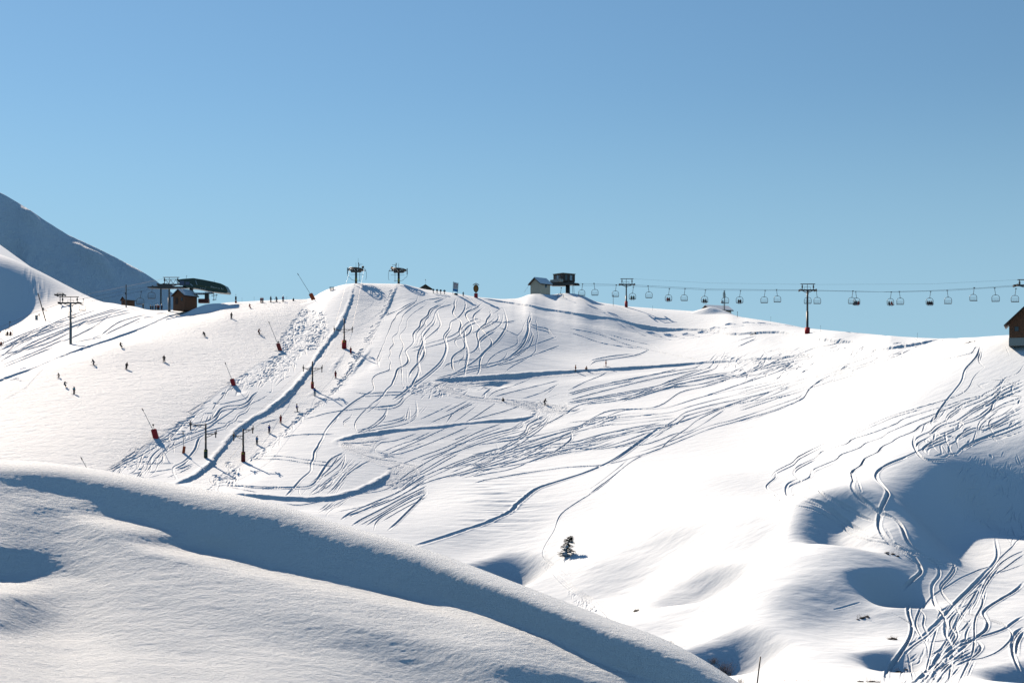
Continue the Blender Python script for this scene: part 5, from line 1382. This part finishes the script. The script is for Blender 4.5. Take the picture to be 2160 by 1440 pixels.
# ------------------------------------------------------------------ people
SKINM = mat("skin", (.45, .26, .18), .6); SKI = mat("ski_topsheet", (.05, .05, .07), .4)
TR = {"black": (.015, .015, .018), "red": (.38, .02, .02), "grey": (.12, .12, .13), "brown": (.08, .05, .04), "navy": (.015, .025, .07), "orange": (.5, .1, .02), "white": (.6, .6, .6)}
JK = dict(TR, teal=(.01, .22, .30), blue=(.015, .06, .32), lightblue=(.02, .25, .55), purple=(.28, .03, .16), green=(.03, .10, .06), darkred=(.20, .015, .02), slate=(.06, .09, .10))
def body_data(pose):
    """one continuous skinned figure, 1.75 m, facing -Y; returns mesh with jacket / trousers / skin slots"""
    h = {"stand": dict(hip=(0, 0, .93), ch=(0, -.03, 1.34), nk=(0, -.04, 1.48), hd=(0, -.05, 1.62), kn=(.11, -.05, .50), an=(.12, .02, .09), el=(.30, .0, 1.14), ha=(.30, -.20, .95)),
         "ski": dict(hip=(0, .18, .78), ch=(0, -.10, 1.12), nk=(0, -.18, 1.24), hd=(0, -.24, 1.37), kn=(.14, -.16, .46), an=(.16, .04, .09), el=(.34, -.18, .94), ha=(.36, -.42, .86)),
         "tow": dict(hip=(0, .10, .92), ch=(0, .14, 1.33), nk=(0, .13, 1.47), hd=(0, .10, 1.61), kn=(.11, -.02, .50), an=(.12, .0, .09), el=(.24, .0, 1.14), ha=(.14, -.26, 1.08)),
         "sit": dict(hip=(0, .10, .0), ch=(0, .08, .42), nk=(0, .06, .56), hd=(0, .03, .70), kn=(.12, -.42, .02), an=(.13, -.46, -.42), el=(.26, -.08, .22), ha=(.20, -.34, .12)),
         "crouch": dict(hip=(0, .10, .20), ch=(0, -.05, .52), nk=(0, -.12, .64), hd=(0, -.18, .77), kn=(.16, -.34, .42), an=(.17, -.20, .08), el=(.28, -.22, .40), ha=(.24, -.40, .42))}[pose]
    V = []; E = []; R = []
    def v(p, r): V.append(p); R.append(r); return len(V) - 1
    hip = v(h["hip"], .155); mid = v(tuple((Vector(h["hip"]) + Vector(h["ch"])) / 2), .15); ch = v(h["ch"], .175); nk = v(h["nk"], .065); hd = v(h["hd"], .10); tp = v((h["hd"][0], h["hd"][1], h["hd"][2] + .10), .075)
    E += [(hip, mid), (mid, ch), (ch, nk), (nk, hd), (hd, tp)]
    for s in (-1, 1):
        m_ = lambda p: (p[0] * s, p[1], p[2])
        th = v((.10 * s, h["hip"][1], h["hip"][2] - .06), .115); kn = v(m_(h["kn"]), .085); an = v(m_(h["an"]), .065)
        toe = v((h["an"][0] * s, h["an"][1] - .17, h["an"][2] - .04), .055)
        E += [(hip, th), (th, kn), (kn, an), (an, toe)]
        sh = v((.20 * s, h["ch"][1], h["ch"][2] + .05), .085); el = v(m_(h["el"]), .062); ha = v(m_(h["ha"]), .048); fi = v((h["ha"][0] * s * .95, h["ha"][1] - .08, h["ha"][2] - .02), .04)
        E += [(ch, sh), (sh, el), (el, ha), (ha, fi)]
    me = bpy.data.meshes.new("tmp"); me.from_pydata(V, E, [])
    o = bpy.data.objects.new("tmp", me); COL.objects.link(o)
    sk = o.modifiers.new("s", 'SKIN'); ss = o.modifiers.new("b", 'SUBSURF'); ss.levels = 1
    for i, r in enumerate(R): me.skin_vertices[0].data[i].radius = (r * 1.42, r * 1.42)
    me.skin_vertices[0].data[0].use_root = True
    bpy.context.view_layer.update()
    dg = bpy.context.evaluated_depsgraph_get()
    out = bpy.data.meshes.new_from_object(o.evaluated_get(dg)); out.name = "person_" + pose
    bpy.data.objects.remove(o)
    out.materials.clear()
    for m_ in (SKINM, SKINM, SKINM): out.materials.append(m_)
    hz = h["hip"][2]; hy = h["nk"][2]
    leg = set()
    pts = [Vector(p) for p in V]
    legidx = [i for i in range(len(V)) if i in (0,) or (i >= 6 and (i - 6) % 8 < 4)]
    headidx = [4, 5]
    for p in out.polygons:
        c = p.center; j = min(range(len(V)), key=lambda i: (pts[i] - c).length - R[i])
        p.material_index = 2 if j in headidx else (1 if j in legidx else 0); p.use_smooth = True
    return out, h
BD = {p: body_data(p) for p in ("stand", "ski", "tow", "sit", "crouch")}
def helmet_mesh():
    m_ = MB(); m_.ball((0, 0, 0), .165, (1, 1.1, .95), 10, 7); o = m_.build("helmet", BLACK); me = o.data; bpy.data.objects.remove(o); return me
HELM = helmet_mesh()
def bare(build):
    m_ = MB(); build(m_); o = m_.build("x", SKI); me = o.data; bpy.data.objects.remove(o); return me
SKIM = bare(lambda m_: m_.prism([(-.045, -.95, .02), (.045, -.95, .02), (.045, .75, .02), (-.045, .75, .02)], (0, 0, .03)).prism([(-.045, -.95, .02), (.045, -.95, .02), (.02, -1.08, .10), (-.02, -1.08, .10)], (0, 0, .02)))
BOARD = bare(lambda m_: m_.prism([(math.cos(q / 16 * 6.283) * .78, math.sin(q / 16 * 6.283) * .15, .02) for q in range(16)], (0, 0, .03)))
POLEM = bare(lambda m_: m_.tube((0, 0, 0), (0, .25, -1.0), .012, .012, 5).tube((0, .235, -.93), (0, .237, -.94), .05, .05, 8))
def person(loc, pose, jk, tr, label, yaw=0, s=1.0, roll=0.0, gear="ski", group=None, helm="black", hang=False):
    t = thing("person", label, "person", loc, group, math.radians(yaw))
    t.rotation_euler = (0, math.radians(roll), math.radians(yaw)); s = s * 1.06; t.scale = (s, s, s)
    me, h = BD[pose]
    b = bpy.data.objects.new("body", me); COL.objects.link(b); b.parent = t
    for i, m_ in enumerate([mat("jacket_" + jk, JK[jk], .75), mat("trousers_" + tr, TR[tr], .75), SKINM]):
        b.material_slots[i].link = 'OBJECT'; b.material_slots[i].material = m_
    def part(n, me_, loc_, rot=(0, 0, 0), m_=None):
        o = bpy.data.objects.new(n, me_); COL.objects.link(o); o.parent = t; o.location = loc_; o.rotation_euler = rot
        if m_ is not None: o.material_slots[0].link = 'OBJECT'; o.material_slots[0].material = m_
        return o
    hd = h["hd"]; part("helmet", HELM, (hd[0], hd[1] + .015, hd[2] + .055), m_=mat("helmet_" + helm, TR.get(helm, (.02, .02, .02)), .35))
    an = h["an"]
    if gear == "ski":
        for sx in (-1, 1):
            part("ski", SKIM, (an[0] * sx, an[1] - .02, an[2] - .09), (math.radians(-12 if hang else 0), 0, 0))
            ha = h["ha"]; part("ski_pole", POLEM, (ha[0] * sx, ha[1], ha[2]), (math.radians(40 if hang else 0), 0, 0))
    elif gear == "board": part("snowboard", BOARD, (0, an[1] - .03, an[2] - .09))
    return t
def on(u, v, *a, **kw): return person(foot(u, v), *a, **kw)
G = "skiers on the groomed left run"
on(124, 797, "ski", "black", "black", "skier in black at the top of the group of three on the left run", -20, .80, group=G)
on(139, 816, "ski", "slate", "grey", "grey clad snowboarder leaning back in the middle of the group of three", 60, .95, -22, "board", G)
on(156, 831, "stand", "teal", "brown", "skier in a bright teal jacket and brown trousers on the left run", 150, 1.0, 0, "ski", G)
on(198, 770, "ski", "slate", "navy", "skier in dark slate blue bending low in a turn on the left run", -110, .98, 10, "ski", G)
on(266, 779, "stand", "black", "black", "upright skier in black right of the slate blue skier", 20, .98, 8, "ski", G)
on(346, 763, "ski", "black", "black", "skier in black with legs apart in the middle of the groomed run", 10, 1.05, 0, "ski", G)
on(257, 733, "ski", "black", "black", "skier in black leaning hard left near the left edge of the run", 50, .98, -25, "ski", G)
on(433, 710, "ski", "black", "black", "skier in black bent forward at the waist high on the run", 200, .95, 22, "ski", G)
on(488, 672, "stand", "brown", "brown", "skier in dark brown high on the run below the skyline", 170, .98, 0, "ski", G)
on(547, 705, "ski", "darkred", "black", "skier in a dark red jacket left of the churned mogul patch", 60, 1.0, -14, "ski", G)
on(528, 650, "ski", "red", "red", "red clad snowboarder leaning left just under the skyline", 60, .92, -24, "board", G)
G = "people on the skyline"
on(550.5, 638.5, "stand", "red", "red", "left one of the two skiers in red standing close together on the skyline", 20, .92, group=G)
on(554.5, 638.5, "stand", "red", "black", "right one of the two skiers in red on the skyline, with black trousers", -30, .90, group=G)
on(571, 637.5, "stand", "slate", "black", "slim standing skier in dark slate on the skyline", 60, 1.02, group=G)
on(583.5, 637, "ski", "navy", "black", "skier in navy with arms spread on the skyline", -30, 1.08, group=G)
on(597, 636.5, "stand", "purple", "grey", "skier in a purple red jacket on the skyline", 30, 1.0, 0, group=G)
on(619, 634.5, "crouch", "black", "black", "person in black sitting in the snow on the skyline", 0, .9, 0, None, G)
on(977, 624.5, "stand", "slate", "navy", "small dark figure on the ridge left of the round sign", 30, .72, group=G)
G = "skiers pulled up by the drag lift"
on(740, 746, "tow", "red", "red", "highest drag lift rider, in red beside the tallest tower", 170, 1.0, group=G)
on(708, 797, "tow", "darkred", "red", "drag lift rider in dark jacket and red trousers below the tallest tower", 165, 1.0, group=G)
on(664, 834, "tow", "blue", "white", "drag lift rider in a deep blue jacket and pale trousers at the slim red tower", 175, 1.08, group=G)
on(627, 868, "tow", "blue", "black", "drag lift rider in blue standing side on below the slim red tower", 110, 1.0, group=G)
on(592, 892, "tow", "red", "red", "drag lift rider all in red with a white vest band", 200, 1.02, group=G)
on(568, 913, "tow", "blue", "navy", "drag lift rider in royal blue between the red rider and the light blue rider", 180, 1.02, group=G)
on(542, 937, "tow", "lightblue", "grey", "lowest drag lift rider, in light blue, nearest the maroon tower", 185, 1.0, group=G)
G = "people on the traverse road"
on(1214, 784, "stand", "orange", "brown", "hiker in an orange brown jacket, left of the three on the upper road", 90, 1.0, group=G)
on(1236, 779.5, "crouch", "orange", "black", "small figure in the middle of the three on the upper road", 90, 1.0, 0, None, G)
on(1278, 773, "stand", "orange", "red", "skier in orange and red, right of the three on the upper road", 90, .95, group=G)
on(1149, 854, "ski", "black", "black", "skier in black on the lower hairpin of the road", 60, 1.05, 0, "ski", G)
on(1062, 846, "crouch", "black", "black", "dark figure sitting by the road left of the hairpin skier", -60, .95, 0, None, G)
G = "people waiting at the green station"
for (u, v, jk, lab, s) in [(302, 650, "black", "person in black furthest left of those waiting by the green station", .95), (318, 650, "slate", "person in slate grey second from the left at the station", .9), (322.5, 650, "brown", "person in brown next to the slate grey one at the station", .9), (328.5, 648, "black", "person in black in the middle of the station group", 1.05), (332.5, 648, "darkred", "person in dark red in the station group", 1.0), (334.8, 646, "orange", "person in orange at the back of the station group", 1.05), (341, 649, "navy", "person in navy closest to the gantry post of the station", 1.1)]:
    on(u, v, "stand", jk, "black", lab, random.uniform(-60, 60), s * .93, 0, "ski", G)
on(82.5, 667, "stand", "slate", "black", "tiny figure right of the grey cabinet on the far left slope", 0, .55, 0, None, "people on the far left slope")
def riders(c, spec):
    M_ = Matrix.Translation(c.location) @ c.rotation_euler.to_matrix().to_4x4() @ Matrix.Diagonal((*c.scale, 1))
    for (x, jk, tr, lab) in spec:
        p = M_ @ Vector((-.3 + x, -.18, -3.72))
        person(p, "sit", jk, tr, lab, math.degrees(c.rotation_euler.z), .93, 0, "ski", "riders on the chairlift", hang=True)
riders(chair_at[1336], [(-.35, "green", "black", "left rider in green on the chair right of the first pylon"), (.4, "green", "grey", "right rider in green on the chair right of the first pylon")])
riders(chair_at[1412], [(-.4, "red", "red", "rider in a red jacket on the chair left of the buried hut"), (.2, "darkred", "black", "rider in dark red beside the rider in a red jacket")])
riders(chair_at[1488], [(-.35, "black", "black", "left dark rider on the chair above the buried hut"), (.35, "slate", "black", "right dark rider on the chair above the buried hut")])
riders(chair_at[1562], [(-.3, "black", "grey", "left rider with light trousers on the chair right of the antenna mast"), (.3, "black", "black", "right rider on the chair right of the antenna mast")])
riders(chair_at[1805], [(.5, "black", "black", "dark rider furthest left on the chair with the bright red rider"), (-.1, "black", "navy", "middle rider in black on the chair with the bright red rider"), (-.75, "red", "red", "rider in bright red on the double hung chair past the tall pylon")])
riders(chair_at[1880], [(-.5, "slate", "black", "left rider with tilted skis on the chair left of the touching empty one"), (.35, "darkred", "red", "right rider in dark red on the chair left of the touching empty one")])
riders(chair_at[1963], [(-.6, "black", "black", "left rider of the three in black on the full chair"), (0, "black", "black", "middle rider of the three in black on the full chair"), (.6, "black", "navy", "right rider of the three in black on the full chair")])
lc = [o for o in bpy.data.objects if o.get("label", "").startswith("chair with two riders at the far left")][0]
riders(lc, [(-.4, "brown", "brown", "left rider on the far left chair over the tracked slope"), (.5, "darkred", "brown", "right rider on the far left chair over the tracked slope")])
lc = [o for o in bpy.data.objects if o.get("label", "").startswith("chair with a red clad")][0]
riders(lc, [(.5, "red", "black", "rider in red on the chair at the left edge")])
